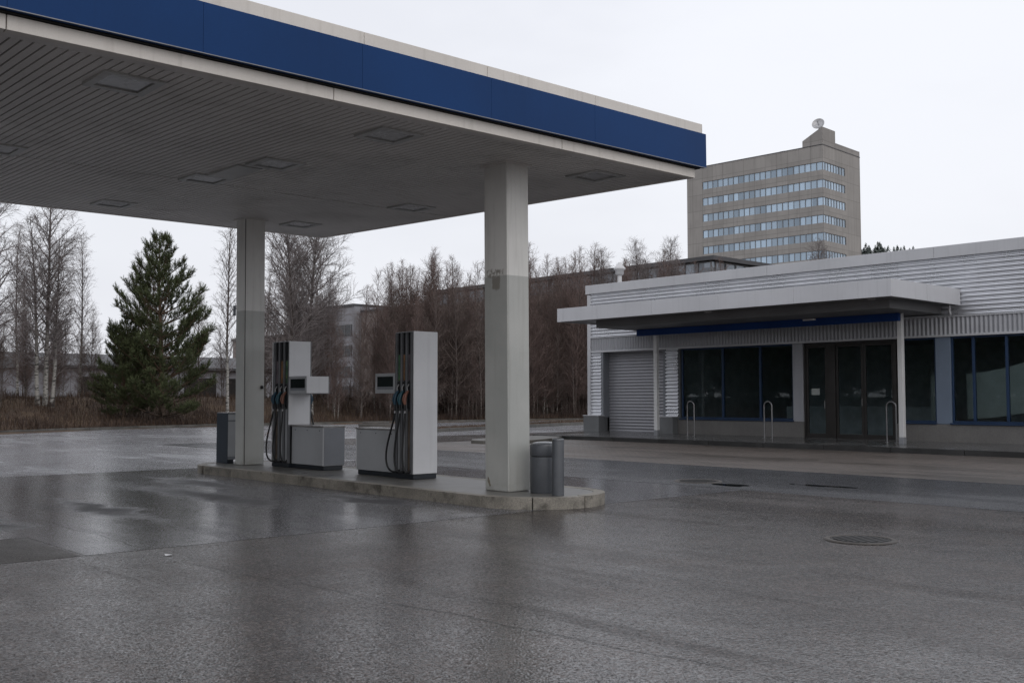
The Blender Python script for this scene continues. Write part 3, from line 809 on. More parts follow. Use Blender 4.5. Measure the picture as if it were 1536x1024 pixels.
# ------------------------------------------------------------------ manholes, old ring, leaves
def manhole(x, y, rx, label):
    r = thing('manhole_cover', (x,y,.0), label, 'manhole cover', 'manhole covers in the asphalt')
    m = MB(); m.lathe([(rx*.62,.0),(rx*.62,.014),(rx*.72,.015),(rx*.74,.003)], (x,y,0), 48); m.build('frame_ring', M['ringc'], r)
    m = MB(); m.lathe([(0.0,.010),(.001,.010),(rx*.60,.010),(rx*.60,.0)][::-1], (x,y,0), 48)
    for k in range(9):
        yy = -rx*.5 + rx*k/8
        hw = math.sqrt(max(.01, (rx*.55)**2-yy*yy))
        m.box(x-hw, x+hw, y+yy-.012, y+yy+.012, .009, .016)
    m.build('lid', M['cast'], r)
manhole(9.5, 5.38, .47, 'round iron manhole cover in the open wet asphalt nearest the camera')
manhole(14.15, 11.0, .55, 'round iron manhole cover in the dark lane before the shop')

def blot(name, cx, cy, rx, ry, z, mat, seed):
    q = random.Random(seed); m = MB(); n_ = 26
    ph = [q.uniform(0, 6.28) for _ in range(4)]
    pts = []
    for i in range(n_):
        a_ = 2*PI*i/n_; k = 1+.22*math.sin(2*a_+ph[0])+.16*math.sin(3*a_+ph[1])+.10*math.sin(5*a_+ph[2])
        pts.append((cx+rx*k*math.cos(a_), cy+ry*k*math.sin(a_), z))
    m.add(pts, [tuple(range(n_))])
    return m.build(name, mat)
M['water'] = pm('puddle_water', (.012,.012,.012), .03, spec=.6, var=.1, rvar=.02)
tag(blot('puddle', 13.95, 10.2, .16, .42, .0045, M['water'], 3), kind='structure')
tag(blot('puddle', 14.9, 9.1, .14, .5, .0045, M['water'], 5), kind='structure')
sc_ = MB(); sc_.add([(3.93,8.98,.004),(3.99,8.97,.012),(4.0,9.03,.006),(3.95,9.05,.014)], [(0,1,2,3)])
tag(sc_.build('paper_scrap', M['ventw']), 'tiny white paper scrap lying alone on the wet foreground asphalt', 'litter')
rg = thing('well_ring', (27.1,39.4,0), 'dark concrete well ring with pale rim standing beyond the pumps', 'well ring')
m = MB(); m.lathe([(.78,0),(.80,.26),(.72,.28)], (27.1,39.4,0), 28); m.build('wall', M['ringc'], rg)
m = MB(); m.lathe([(.60,.281),(.60,.36),(.0,.37)], (27.1,39.4,0), 28); m.build('lid', M['ringc'], rg)

# ------------------------------------------------------------------ shop building
SX = 28.2
k_ = SX/27.6
def sy(y): return y*k_
SY1 = 27.0; SY0 = -4.0; ZT = 5.66
shop = thing('shop_building', (SX, 12, 0), 'low fuel station shop clad in silver corrugated metal with dark glazing', 'building')
def corr(axis, c0, c1, pitch, amp):
    """profile coordinate list of a sine sheet"""
    n_ = int((c1-c0)/pitch*8); return [(c0+(c1-c0)*i/n_, amp*math.sin(2*PI*(c1-c0)*i/n_/pitch)) for i in range(n_+1)]
Z1, Z2 = 3.17, 3.66
m = MB()
prof = [(SX-.045-d, 0, z) for z, d in corr(2, Z2+.03, 5.32, .124, .026)]
for ya, yb in ((SY0,6.0),(6.003,14.62),(14.623,22.9),(22.903,SY1-.16)):
    m.sheet_profile(prof, 1, ya, yb, flip=False)
m.build('cladding', M['galv'], shop)
m = MB()
prof = [(SX-.03-d, y, 0) for y, d in corr(1, SY0, SY1-.16, .125, .015)]
m.sheet_profile(prof, 2, Z1+.02, Z2, flip=True)
m.build('band_cladding', M['galv_band'], shop)
m = MB()
OY0, OY1 = 23.32, 26.28     # shutter opening
for ya, yb in ((OY1+.05, SY1-.16), (sy(22.18)+.05, OY0-.07)):
    prof = [(SX-.035-d, 0, z) for z, d in corr(2, .78, Z1-.01, .124, .026)]
    m = MB(); m.sheet_profile(prof, 1, ya, yb); m.build('side_cladding', M['galv'], shop)
m = MB(); m.box(SX-.075, SX+.02, SY1-.16, SY1, .13, 5.30); m.build('corner_trim', M['coping'], shop, bevel=.006)
m = MB(); m.box(SX-.07, SX-.008, SY0, SY1-.16, Z1-.045, Z1+.018); m.box(SX-.068, SX-.006, SY0, SY1-.16, Z2+.001, Z2+.028); m.build('flashing', M['coping'], shop, bevel=.003)
m = MB()
for ya, yb in ((SY0,7.2),(7.208,13.5),(13.508,19.0),(19.008,SY1+.06)):
    m.box(SX-.11, SX+.30, ya, yb, 5.33, ZT)
m.build('coping', M['coping'], shop, bevel=.008)
m = MB(); m.box(SX+.30, 44, SY0, SY1, 5.2, 5.45); m.build('roof', M['roof_dark'], shop)
# wall carcass: back, ends and the wall zones behind the cladding
m = MB()
m.box(SX, SX+.25, SY0, SY1, Z1, 5.33)                       # lintel zone
m.box(SX, SX+.25, OY1, SY1, .1, Z1)                         # corner beside the shutter
m.box(SX, SX+.25, sy(22.18), OY0, .1, Z1)                   # beside the first window
m.box(SX+.25, 44, SY1-.25, SY1, .1, 5.2); m.box(SX+.25, 44, SY0, SY0+.25, .1, 5.2); m.box(43.75, 44, SY0+.25, SY1-.25, .1, 5.2)
m.build('wall', M['plinth_block'], shop)
# jambs, shutter
m = MB(); m.box(SX-.04, SX+.36, OY1-.06, OY1+.045, .72, Z1-.05); m.build('jamb', M['grey_metal'], shop, bevel=.004); m = MB(); m.box(SX-.04, SX+.36, OY0-.065, OY0+.05, .72, Z1-.05); m.build('jamb', M['grey_metal'], shop, bevel=.004)
m = MB()
z = .17; prof = []
while z < Z1-.06:
    for q in range(6): prof.append((SX+.30-.024*math.sin(PI*q/6), 0, z+.112*q/6))
    z += .112
m.sheet_profile(prof, 1, OY0+.05, OY1-.06)
sh_ = m.build('roller_shutter', M['shutter'], shop)
m = MB(); m.box(SX+.27, SX+.32, OY0+.06, OY1-.07, .135, .17); m.build('bottom_rail', M['steel'], sh_)
m = MB(); m.box(SX-.32, SX-.002, OY1-.08, SY1-.02, .10, .77); m.build('plinth_block', M['plinth_block'], shop, bevel=.01)
m = MB(); m.box(SX-.32, SX-.002, sy(22.25), OY0-.02, .10, .77); m.build('plinth_block', M['plinth_block'], shop, bevel=.01)
m = MB(); m.box(SX-.34, SX-.0, OY1-.1, SY1-.0, .771, .795); m.box(SX-.34, SX, sy(22.23), OY0-.0, .771, .795); m.build('block_cap', M['coping'], shop, bevel=.003)

ZS, ZW = .74, 3.12           # sill and head of the glazing
def window(ys, frame_mat, mull=None, z0=ZS, z1=ZW):
    """ys = edges of the panes from high y to low y"""
    ya, yb = max(ys), min(ys)
    m = MB(); t_ = .05
    m.box(SX+.03, SX+.12, yb, ya, z1-t_, z1); m.box(SX+.03, SX+.12, yb, ya, z0, z0+t_)
    m.box(SX+.03, SX+.12, ya-t_, ya, z0+t_, z1-t_); m.box(SX+.03, SX+.12, yb, yb+t_, z0+t_, z1-t_)
    f = m.build('window', frame_mat, shop, bevel=.004)
    for y in ys[1:-1]:
        m = MB(); m.box(SX+.02, SX+.12, y-.035, y+.035, z0+t_, z1-t_); m.build('mullion', mull or frame_mat, f, bevel=.004)
    for a_, b_ in zip(ys, ys[1:]):
        m = MB(); m.box(SX+.07, SX+.078, b_+.03, a_-.03, z0+t_-.01, z1-t_+.01); m.build('pane', M['glass'], f)
    m = MB(); m.box(SX-.10, SX+.03, yb-.02, ya+.02, z0-.045, z0-.004); m.build('sill', M['frame_blue'], f, bevel=.006)
    return f
W1 = [sy(22.12), sy(20.43), sy(18.99), sy(17.78)]
W2 = [sy(14.28), sy(13.28)]
W3 = [sy(12.86), sy(12.26), sy(11.39), 10.4, 9.2, 8.0]
window(W1, M['frame_blue']); window(W2, M['frame_blue']); w3 = window(W3, M['frame_blue'], M['frame_blue'])
D0, D1, D2, D3, D4 = sy(17.42), sy(16.62), sy(16.42), sy(15.48), sy(14.5)
m = MB(); m.box(SX-.02, SX+.2, W1[-1]-(W1[-1]-D0)+.005, W1[-1]-.003, ZS-.04, ZW); m.build('pier', M['pier'], shop, bevel=.006)
m = MB(); m.box(SX-.02, SX+.2, W3[0]+.003, W2[-1]-.003, ZS-.04, ZW); m.build('pier', M['pier_blue'], shop, bevel=.006)
m = MB(); m.box(SX-.025, SX+.2, 3.0, 7.997, ZS-.04, ZW); m.build('pier', M['pier'], shop, bevel=.006)
m = MB(); m.box(SX-.05, SX+.2, D0+.0, sy(22.25)-.003, .12, ZS-.046); m.build('base_wall', M['basewall'], shop, bevel=.006)
m = MB(); m.box(SX-.05, SX+.2, 9.6, D4-.06, .12, ZS-.046); m.build('base_wall', M['basewall'], shop, bevel=.006)
m = MB(); m.box(SX-.05, SX+.2, SY0, 9.59, .12, ZS-.046); m.build('base_wall', M['basewall'], shop, bevel=.006)
m = MB(); m.box(SX, SX+.2, SY0+.25, 3.0, ZS-.04, Z1-.05); m.build('wall_panel', M['pier'], shop)
# entrance: one hinged leaf and two sliding leaves
m = MB()
m.box(SX+.02, SX+.16, D4-.05, D0-.002, ZW-.07, ZW); m.box(SX+.02, SX+.16, D0-.06, D0-.002, .2, ZW-.07); m.box(SX+.02, SX+.16, D2-.05, D1+.02, .2, ZW-.07); m.box(SX+.02, SX+.16, D4-.05, D4+.03, .2, ZW-.07)
ent = m.build('entrance_frame', M['frame_dark'], shop, bevel=.004)
def leaf(ya, yb, x, name):
    m = MB(); t_ = .075
    m.box(x, x+.05, yb, ya, .215, .215+.13); m.box(x, x+.05, yb, ya, ZW-.15, ZW-.075); m.box(x, x+.05, ya-t_, ya, .345, ZW-.15); m.box(x, x+.05, yb, yb+t_, .345, ZW-.15)
    f = m.build('door', M['frame_dark'], shop, bevel=.004)
    m = MB(); m.box(x+.02, x+.028, yb+t_-.01, ya-t_+.01, .335, ZW-.14); m.build('pane', M['glass'], f)
    return f
l1 = leaf(D0-.065, D1+.025, SX+.05, 'd'); l2 = leaf(D2-.055, D3+.004, SX+.07, 'd'); l3 = leaf(D3-.004, D4+.035, SX+.07, 'd')
m = MB(); m.box(SX+.066, SX+.0695, D0-.52, D0-.24, 1.52, 1.72); m.build('paper_notice', M['paper'], l1)
m = MB(); m.tube([(SX+.03,D1+.11,1.1),(SX+.03,D1+.11,1.35)], .012, 8); m.build('handle', M['steel'], l1)
m = MB(); m.tube([(SX+.055,D3+.05,1.2),(SX+.055,D3+.05,1.4)], .01, 8); m.build('handle', M['steel'], l2)
# interior
m = MB(); m.box(SX+.25, 43.7, SY0+.3, SY1-.3, .05, .2); m.build('interior_floor', M['inside_floor'], shop)
m = MB(); m.box(SX+7, SX+7.2, SY0+.3, SY1-.3, .2, 3.6); m.box(SX+.26, SX+7, OY0-.6, OY0-.4, .2, 3.6); m.box(SX+.26, SX+7, 7.0, 7.15, .2, 3.6); m.build('interior_wall', M['inside'], shop)
m = MB(); m.box(SX+.26, SX+7, 7.15, OY0-.6, 3.3, 3.4); m.build('interior_ceiling', M['inside'], shop)
m = MB(); m.box(SX+1.3, SX+1.65, sy(13.75), sy(14.05), .2, 2.1); m.build('display_column', M['inside_pale'], shop)
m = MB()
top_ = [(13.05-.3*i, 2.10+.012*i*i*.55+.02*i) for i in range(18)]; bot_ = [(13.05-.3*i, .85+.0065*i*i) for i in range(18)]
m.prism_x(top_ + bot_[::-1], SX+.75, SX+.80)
m.build('reflection_panel', M['inside_pale'], shop)  # added shape standing in for a pale curved reflection in the window
m = MB(); m.box(SX+3.2, SX+3.8, 15, 20.5, .2, 1.15); m.build('shop_counter', M['inside'], shop)

# entrance canopy of the shop
EX, EYA, EYB, EZ0, EZ1 = 24.3, 12.8, 24.72, 3.97, 4.415
m = MB()
for ya, yb in ((EYA,EYA+.9),(EYA+.904,15.6),(15.604,18.1),(18.104,20.6),(20.604,22.9),(22.904,24.45),(24.454,EYB)):
    m.box(EX, EX+.06, ya, yb, EZ0, EZ1)
for xa, xb in ((EX+.064,26.2),(26.204,SX-.06)):
    m.box(xa, xb, EYA, EYA+.06, EZ0, EZ1)
m.box(EX+.064, SX-.06, EYB-.06, EYB, EZ0, EZ1)
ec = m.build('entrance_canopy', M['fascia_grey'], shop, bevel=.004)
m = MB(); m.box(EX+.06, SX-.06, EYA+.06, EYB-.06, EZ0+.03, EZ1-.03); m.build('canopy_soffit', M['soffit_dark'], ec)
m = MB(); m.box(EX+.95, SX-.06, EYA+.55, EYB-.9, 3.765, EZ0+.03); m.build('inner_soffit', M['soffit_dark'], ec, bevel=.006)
m = MB(); m.box(26.86, 26.98, 13.95, 23.45, 3.545, 3.762); bb = m.build('blue_beam', M['blue_dark'], ec, bevel=.006)
for lx, ly in ((24.9,18.9),(24.8,13.6)):
    m = MB(); m.lathe([(.0,-.05),(.08,-.045),(.12,-.02),(.13,.0)], (lx,ly,EZ0+.03), 20); m.build('downlight', M['lens'], ec)
m = MB(); m.box(26.79, 26.855, 16.5, 16.9, 3.70, 3.75); m.build('tube_light', M['ventw'], ec)
m = MB(); m.tube([(27.9,13.0,3.98),(27.9,13.0,3.78),(27.95,13.0,3.72)], .03, 10); m.build('drain_spout', M['coping'], ec)
for py in (14.0, 22.74):
    z0 = walk_z(27.05)
    m = MB(); m.box(26.985, 27.125, py-.07, py+.07, z0+.17, 3.764); po = m.build('canopy_post', M['post'], ec, bevel=.01)
    m = MB(); m.box(26.98, 27.13, py-.075, py+.075, z0-.02, z0+.168); m.build('post_foot', M['post_base'], po, bevel=.01)
# roof vent
m = MB(); m.tube([(30,sy(27.54)-1.1,5.4),(30,sy(27.54)-1.1,6.25)], .085, 14)
vt = m.build('roof_vent', M['ventw'], shop)
m = MB(); m.lathe([(.10,.0),(.17,.06),(.17,.20),(.23,.24),(.23,.30),(.12,.40),(.06,.52),(.0,.53)], (30,sy(27.54)-1.1,6.2), 20); m.build('cowl', M['ventw'], vt)
m = MB(); m.tube([(31,10.4,5.4),(31,10.4,5.98)], .03, 8); m.build('roof_pin', M['ventw'], shop)

# hoop barriers
def hoop(y, label):
    x = 27.25; z0 = walk_z(x)
    r = thing('hoop_barrier', (x,y,z0-.01), label, 'hoop barrier', 'steel hoops along the shop front')
    w_ = .14; zt = 1.32
    pts = [(x,y-w_,z0-.005)] + [(x,y-w_,z0+.4)] + [(x, y-w_*math.cos(PI*i/12), zt-w_+w_*math.sin(PI*i/12)) for i in range(13)] + [(x,y+w_,z0+.4),(x,y+w_,z0-.005)]
    m = MB(); m.tube(pts, .023, 12); m.build('tube', M['steel'], r)
    for s_ in (-1,1):
        m = MB(); m.lathe([(.06,0),(.06,.008),(.0,.009)], (x,y+s_*w_,z0+.002), 16); m.build('foot_plate', M['steel'], r)
hoop(21.45, 'steel hoop barrier at the far end of the three-pane shop window')
hoop(18.46, 'steel hoop barrier before the window, close to the grey pier')
hoop(14.42, 'steel hoop barrier between the glass doors and white post')

# ------------------------------------------------------------------ office tower
def comb(name, axis, depth0, depth1, edges, z0, z1, mat, parent, wd=.12, rail=.07):
    """mullions hanging from one head rail: a single comb-shaped frame"""
    poly = [(edges[-1]+wd, z1), (edges[0], z1)]
    for e in edges:
        poly += [(e, z0), (e+wd, z0)]
        if e != edges[-1]: poly += [(e+wd, z1-rail)]
        nxt = [q for q in edges if q > e]
        if nxt: poly += [(nxt[0], z1-rail)]
    m = MB()
    n = len(poly)
    f3 = (lambda a, b, d: (d, a, b)) if axis == 1 else (lambda a, b, d: (a, d, b))
    vs = [f3(a, b, depth0) for a, b in poly] + [f3(a, b, depth1) for a, b in poly]
    m.add(vs, [tuple(range(n)), tuple(range(2*n-1, n-1, -1))] + [(i, n+i, n+(i+1) % n, (i+1) % n) for i in range(n)])
    return m.build(name, mat, parent)
tw = thing('office_tower', (0,0,0), 'tall grey concrete office tower with ribbon windows and a roof dish', 'building')
TX, TY, TH = 14.9, 30.4, 48.6
WZ = [(45.45-3.31*i-1.52, 45.45-3.31*i) for i in range(6)]
m = MB()
# wall belts between the ribbons, solid ends
zprev = TH
for zb, zt in WZ:
    m.box(0, TX, 0, TY, zt, zprev); zprev = zb
m.box(0, TX, 0, TY, 0, zprev)
for zb, zt in WZ:
    m.box(8.7, TX, 0, TY, zb+.001, zt-.001); m.box(.4, 8.7, 26.6, TY, zb+.001, zt-.001)
    m.box(0, .4, 26.6, TY, zb+.002, zt-.002); m.box(.35, 8.7, .35, 26.6, zb+.003, zt-.003)
m.build('wall', M['tower_wall'], tw)
m = MB(); m.box(-.06, TX+.06, -.06, TY+.06, TH-.02, TH+.12); m.build('parapet_cap', M['roof_dark'], tw)
for zb, zt in WZ:
    g_ = MB(); g_.box(.14, .34, .14, 26.6, zb, zt); w_ = g_.build('ribbon_window', M['tower_glass'], tw)
    comb('mullions', 1, .06, .139, [.03+1.205*i for i in range(23)], zb, zt, M['mullion'], w_)
    g_ = MB(); g_.box(.36, 8.7, .14, .34, zb, zt); w_ = g_.build('ribbon_window', M['tower_glass'], tw)
    comb('mullions', 0, .06, .139, [1.08*i-.06 for i in range(1, 9)], zb, zt, M['mullion'], w_)
m = MB(); m.prism_x([(.0,TH+.12),(4.1,TH+.12),(4.1,49.9),(.0,52.0)], .003, 5.0); m.build('penthouse', M['penthouse'], tw)
m = MB(); m.box(5.003, TX, .003, 6, TH+.12, 49.75); m.build('raised_parapet', M['penthouse'], tw)
m = MB(); m.box(2, 9, 12, 18, TH+.12, 49.05); m.box(3, 6, 20, 25, TH+.12, 48.95); m.box(2.0,2.8,9,10,TH+.12,49.3); m.build('roof_plant', M['roof_dark'], tw)
d = MB()
dc = Vector((1.1,1.3,52.75)); ax = Vector((-.9,-.25,.45)).normalized(); u_ = ax.orthogonal().normalized(); w_ = ax.cross(u_)
vs = []; fs = []; N_ = 24; K_ = 6
for j in range(K_+1):
    r_ = 1.15*j/K_
    for i in range(N_):
        a_ = 2*PI*i/N_
        q = dc + ax*(.45*(j/K_)**2) + u_*r_*math.cos(a_) + w_*r_*math.sin(a_)
        vs.append(tuple(q))
for j in range(K_):
    for i in range(N_): fs.append((j*N_+i, j*N_+(i+1)%N_, (j+1)*N_+(i+1)%N_, (j+1)*N_+i))
vs2 = [tuple(Vector(q)-ax*.12) for q in vs]
d.add(vs, fs, True); d.add(vs2, [f[::-1] for f in fs], True)
for i in range(N_):
    e0 = K_*N_+i; e1 = K_*N_+(i+1)%N_
    d.add([vs[e0], vs[e1], vs2[e1], vs2[e0]], [(0,1,2,3)])
dd = d.build('satellite_dish', M['dish'], tw)
m = MB(); m.tube([tuple(dc-ax*.1), tuple(dc-ax*.5+Vector((0,0,-.5))), (1.5,1.6,51.0)], .12, 8); m.tube([tuple(dc), tuple(dc+ax*1.1)], .05, 6); m.build('dish_mount', M['grey_metal'], dd)
tw.location = (170.0,102.5,0); tw.rotation_euler.z = R(3.3)

# slab block behind the thicket
sb = thing('slab_block', (75,56.4,0), 'long brown grey office block with glazed top strip behind the bare thicket', 'building')
m = MB(); m.box(75, 112, 56.4, 98.5, 0, 12.35); m.box(75.4, 111.6, 56.8, 98.1, 12.35, 13.6); m.box(75, 112, 98.51, 112.5, 0, 12.6); m.build('wall', M['slab_wall'], sb)
m = MB(); m.box(74.7, 112.3, 56.1, 98.8, 13.82, 14.2); m.box(74.9,112,98.81,112.6,12.6,12.85); m.build('roof', M['roof_dark'], sb)
m = MB(); m.box(75.15, 75.35, 56.6, 98.2, 12.4, 13.72); m.box(75.36, 110, 56.6, 56.75, 12.4, 13.72); st = m.build('ribbon_window', M['slab_glass'], sb)
comb('mullions', 1, 75.05, 75.149, [56.6+1.5*i for i in range(28)], 12.36, 13.74, M['mullion'], st)
comb('mullions', 0, 56.5, 56.599, [75.6+1.5*i for i in range(23)], 12.36, 13.74, M['mullion'], st)
for i, z in enumerate((9.6, 6.6, 3.6)):
    m = MB(); m.box(74.93, 74.995, 58, 97.5, z, z+1.4); m.build('ribbon_window', M['slab_glass'], sb)
wb = thing('pale_block', (75,114,0), 'pale storeyed block with dark window bands seen between the bare trees', 'building')
m = MB(); m.box(74, 100, 112.7, 124.5, 0, 13.4); m.build('wall', M['white_wall'], wb)
m = MB(); m.box(73.8, 100.2, 112.65, 124.7, 13.41, 13.7); m.build('roof', M['roof_dark'], wb)
for z in (1.6, 4.2, 6.9, 9.6):
    for ya in (113.2, 119.4):
        m = MB(); m.box(73.9, 74.1, ya, ya+4.4, z, z+1.45); q = m.build('window', M['dark_glass'], wb)
        comb('mullions', 1, 73.86, 73.899, [ya+i*1.43 for i in range(4)], z, z+1.45, M['mullion'], q, .1)
# dark low block left of the pale one
db = thing('dark_hall', (76,128,0), 'dark low hall beside the pale storeyed block behind birches', 'building')
m = MB(); m.box(76, 100, 126, 150, 0, 10.4); m.build('wall', M['slab_wall'], db)
m = MB(); m.box(75.8, 100.2, 125.8, 150.2, 10.41, 10.8); m.build('roof', M['roof_dark'], db)

# low white workshop far behind the trees
ws = thing('white_workshop', (30,76,1.2), 'low white workshop with grey roof behind the birch stems', 'building')
m = MB(); m.box(23, 42, 76, 88, .8, 3.6); m.build('wall', M['white_wall'], ws)
m = MB(); m.prism_x([(75.6,3.61),(88.4,3.61),(88.4,3.8),(82,4.9),(75.6,3.8)], 22.6, 42.4); m.build('roof', M['roof_dark'], ws)
for xa in (26.5, 30.5, 34.5, 38):
    m = MB(); m.box(xa, xa+2.6, 75.93, 76.0, 1.2, 3.0); m.build('garage_door', M['frame_dark'], ws)

# ------------------------------------------------------------------ trees
def perp_dir(d, rg, ang):
    u = d.orthogonal().normalized(); w = d.cross(u)
    a = rg.uniform(0, 2*PI)
    s = u*math.cos(a) + w*math.sin(a)
    return (d*math.cos(ang) + s*math.sin(ang)).normalized()

def limb(start, d, L, n, r0, r1, rg, wig, pull):
    pts = [start.copy()]; rad = [r0]; p = start.copy(); d = d.copy()
    for i in range(n):
        d = d + Vector((rg.gauss(0, wig), rg.gauss(0, wig), rg.gauss(0, wig)+pull))
        d.normalize(); p = p + d*(L/n); pts.append(p.copy()); rad.append(r0+(r1-r0)*(i+1)/n)
    return pts, rad

def at_pts(pts, s):
    f = s*(len(pts)-1); i = min(int(f), len(pts)-2); k = f-i
    return pts[i].lerp(pts[i+1], k), (pts[i+1]-pts[i]).normalized()

def bare_tree(seed, H, r0, nprim, Lmax, elev, tstart, droop, dens, stems=((0,0,0,1.0),), rtwig=.0055, sec=.42, lean=.02):
    rtwig *= .75
    rg = random.Random(seed)
    tr, cr = MB(), MB()
    for (ox, oy, az0, hs) in stems:
        Hs = H*hs
        d0 = Vector((ox*.25, oy*.25, 1)).normalized()
        pts, rad = limb(Vector((ox, oy, -.15)), d0, Hs+.15, 12, r0*(.55+.45*hs), .010, rg, lean, .06)
        tr.tube(pts, [r*(1.25 if i == 0 else 1) for i, r in enumerate(rad)], 8)
        for i in range(int(nprim*hs)):
            t_ = tstart + (.985-tstart)*((i+rg.random())/int(nprim*hs))
            p, dd_ = at_pts(pts, t_)
            az = i*2.39996 + rg.uniform(-.5,.5)
            el = R(elev + (t_-.4)*32 + rg.uniform(-12, 12))
            k = (t_-tstart)/(1-tstart)
            pr = (.60+.40*min(1, k/.3)) * (1-k)**.5 + .05
            L = Lmax*hs*pr*rg.uniform(.7, 1.15)
            d = Vector((math.cos(az)*math.cos(el), math.sin(az)*math.cos(el), math.sin(el)))
            rp = max(.008, min(.6*r0*(1-t_)+.006, .013*L+.006))
            pp, rr = limb(p, d, L, 6, rp, .005, rg, .07, .05-droop*.10)
            cr.tube(pp, rr, 4, cap=False)
            ns = int(L*dens)+2
            for j in range(ns):
                s = .15+.85*(j+rg.random())/ns
                q, qd = at_pts(pp, min(s,.999))
                L2 = sec*L*(1.05-s*.6)*rg.uniform(.6,1.2)+.12
                d2 = perp_dir(qd, rg, R(rg.uniform(28,58))); d2.z += .15
                p2, r2 = limb(q, d2.normalized(), L2, 3, max(.006, rp*.45*(1-s*.5)), .0045, rg, .10, .02-droop*.16)
                cr.tube(p2, r2, 3, cap=False)
                nt = int(L2*dens*1.5)+1
                for _ in range(nt):
                    s3 = rg.uniform(.2,1)
                    q3, d3 = at_pts(p2, min(s3,.999))
                    L3 = rg.uniform(.18,.5)*(.6+.5*L2)
                    p3, r3 = limb(q3, perp_dir(d3, rg, R(rg.uniform(20,55))), L3, 2, rtwig, rtwig*.6, rg, .12, -droop*.22)
                    cr.tube(p3, r3, 3, cap=False)
    return tr, cr

def make_tree(name, mb2, bark, twig):
    r = bpy.data.objects.new(name, None); col.objects.link(r)
    tr, cr = mb2
    tr.build('trunk', bark, r, local=True); cr.build('crown', twig, r, local=True)
    return r
used = set()
def plant(proto, x, y, s, rz, label, cat, group=None, z=None, sz=None):
    o = proto if proto.name not in used else copy_tree(proto)
    used.add(o.name)
    o.location = (x, y, (ground_h(x, y) if z is None else z)-.03)
    o.scale = (s, s, sz or s); o.rotation_euler.z = rz
    return tag(o, label, cat, group)

birchA = make_tree('birch_tree', bare_tree(1, 11.6, .12, 64, 2.9, 46, .16, .55, 6.2, stems=((0,0,0,1.0),(.28,-.1,0,.72),(-.30,.15,0,.80)), rtwig=.0065), M['birch_bark'], M['twig_birch'])
birchB = make_tree('birch_tree', bare_tree(2, 13.6, .135, 90, 3.6, 46, .14, .25, 6.0, rtwig=.0075), M['birch_bark'], M['twig_birch'])
birchC = make_tree('birch_tree', bare_tree(3, 10.5, .085, 56, 1.9, 55, .22, .35, 5.5), M['birch_bark'], M['twig_birch'])
birchD = make_tree('birch_tree', bare_tree(4, 12.5, .11, 64, 3.0, 42, .2, .7, 4.8, stems=((0,0,0,1.0),(.35,.2,0,.8)), rtwig=.0065), M['birch_bark'], M['twig_birch'])

plant(birchA, 16.5, 51.6, .98, .4, 'multi-stemmed birch with white stems and a dark trunk, beside the pine', 'tree')
plant(birchD, 13.6, 49.8, 1.0, 2.0, 'wide-branching birch at the edge of the lot, farthest from the pine', 'tree')
plant(birchC, 25.6, 51.0, 1.08, 1.0, 'slim white birch half hidden by the plain column', 'tree')
plant(birchB, 29.2, 51.0, 1.0, 0, 'tall dense bare birch rising straight above the plain-column fuel pump', 'tree')
plant(birchB, 31.3, 52.0, .98, 2.4, 'tall bare birch between the two fuel pumps', 'tree')

# background birches, sharing one description
bgl = 'bare birch standing deep in the wood behind the front trees'
for (x, y, s, pr) in ((17,63,.85,birchC),(21,60,.9,birchC),(19.5,66,1,birchC),(25,62,.85,birchC),(6.5,53,.95,birchD)):
    plant(pr, x, y, s, x*1.7, bgl, 'tree', 'birches deep in the wood')

saps = [make_tree('young_tree', bare_tree(11, 8.8, .055, 48, 1.75, 50, .10, .05, 6.0, stems=((0,0,0,1.0),(.25,.1,0,.75)), sec=.5, lean=.02), M['brown_bark'], M['twig_brown']),
        make_tree('young_tree', bare_tree(12, 8.2, .05, 48, 1.65, 46, .08, .05, 6.0, stems=((0,0,0,1.0),(-.3,.15,0,.82)), sec=.5, lean=.02), M['pale_bark'], M['twig_red']),
        make_tree('young_tree', bare_tree(13, 9.4, .06, 54, 2.0, 48, .10, .05, 6.0, sec=.5, lean=.025), M['brown_bark'], M['twig_red']),
        make_tree('young_tree', bare_tree(14, 7.2, .045, 44, 1.7, 46, .05, .0, 6.0, stems=((0,0,0,1.0),(.3,.0,0,.8),(-.1,.4,0,.75)), sec=.55, lean=.03), M['pale_bark'], M['twig_brown'])]
sl = 'slender bare young tree in the dense brown thicket beyond the lot'
rt = random.Random(21)
cnt = 0
for i in range(270):
    x = 33.2 + 31*rt.random()**.9
    y = kerb_y(x) + .9 + 9*rt.random()**1.3
    if .743*x-.669*y < -.128*(.669*x+.743*y): continue
    s = rt.uniform(.80, 1.16) * (.95 + .16*sstep(33, 60, x))
    plant(saps[cnt % 4], x, y, s*.98, rt.uniform(0, 6.28), sl, 'tree', 'young trees of the thicket'); cnt += 1
for (x, y, s_) in ((32.2,51,.72),(33.4,53,.85),(34.4,55.5,.9),(31.8,54.5,.8),(35.5,58,.95),(33.0,57,.9),(36.5,60,1.0),(32.6,60,.9),(33.8,50.6,.7),(34.6,52.2,.8),(32.8,55.8,.95),(35.2,61,1.05),(34.0,58.6,1.0),(31.4,57.6,.9)):
    plant(saps[int(x*7) % 4], x, y, s_, x*3, 'thin bare tree standing in the opening before the pale block', 'tree', 'thin trees before the pale block')
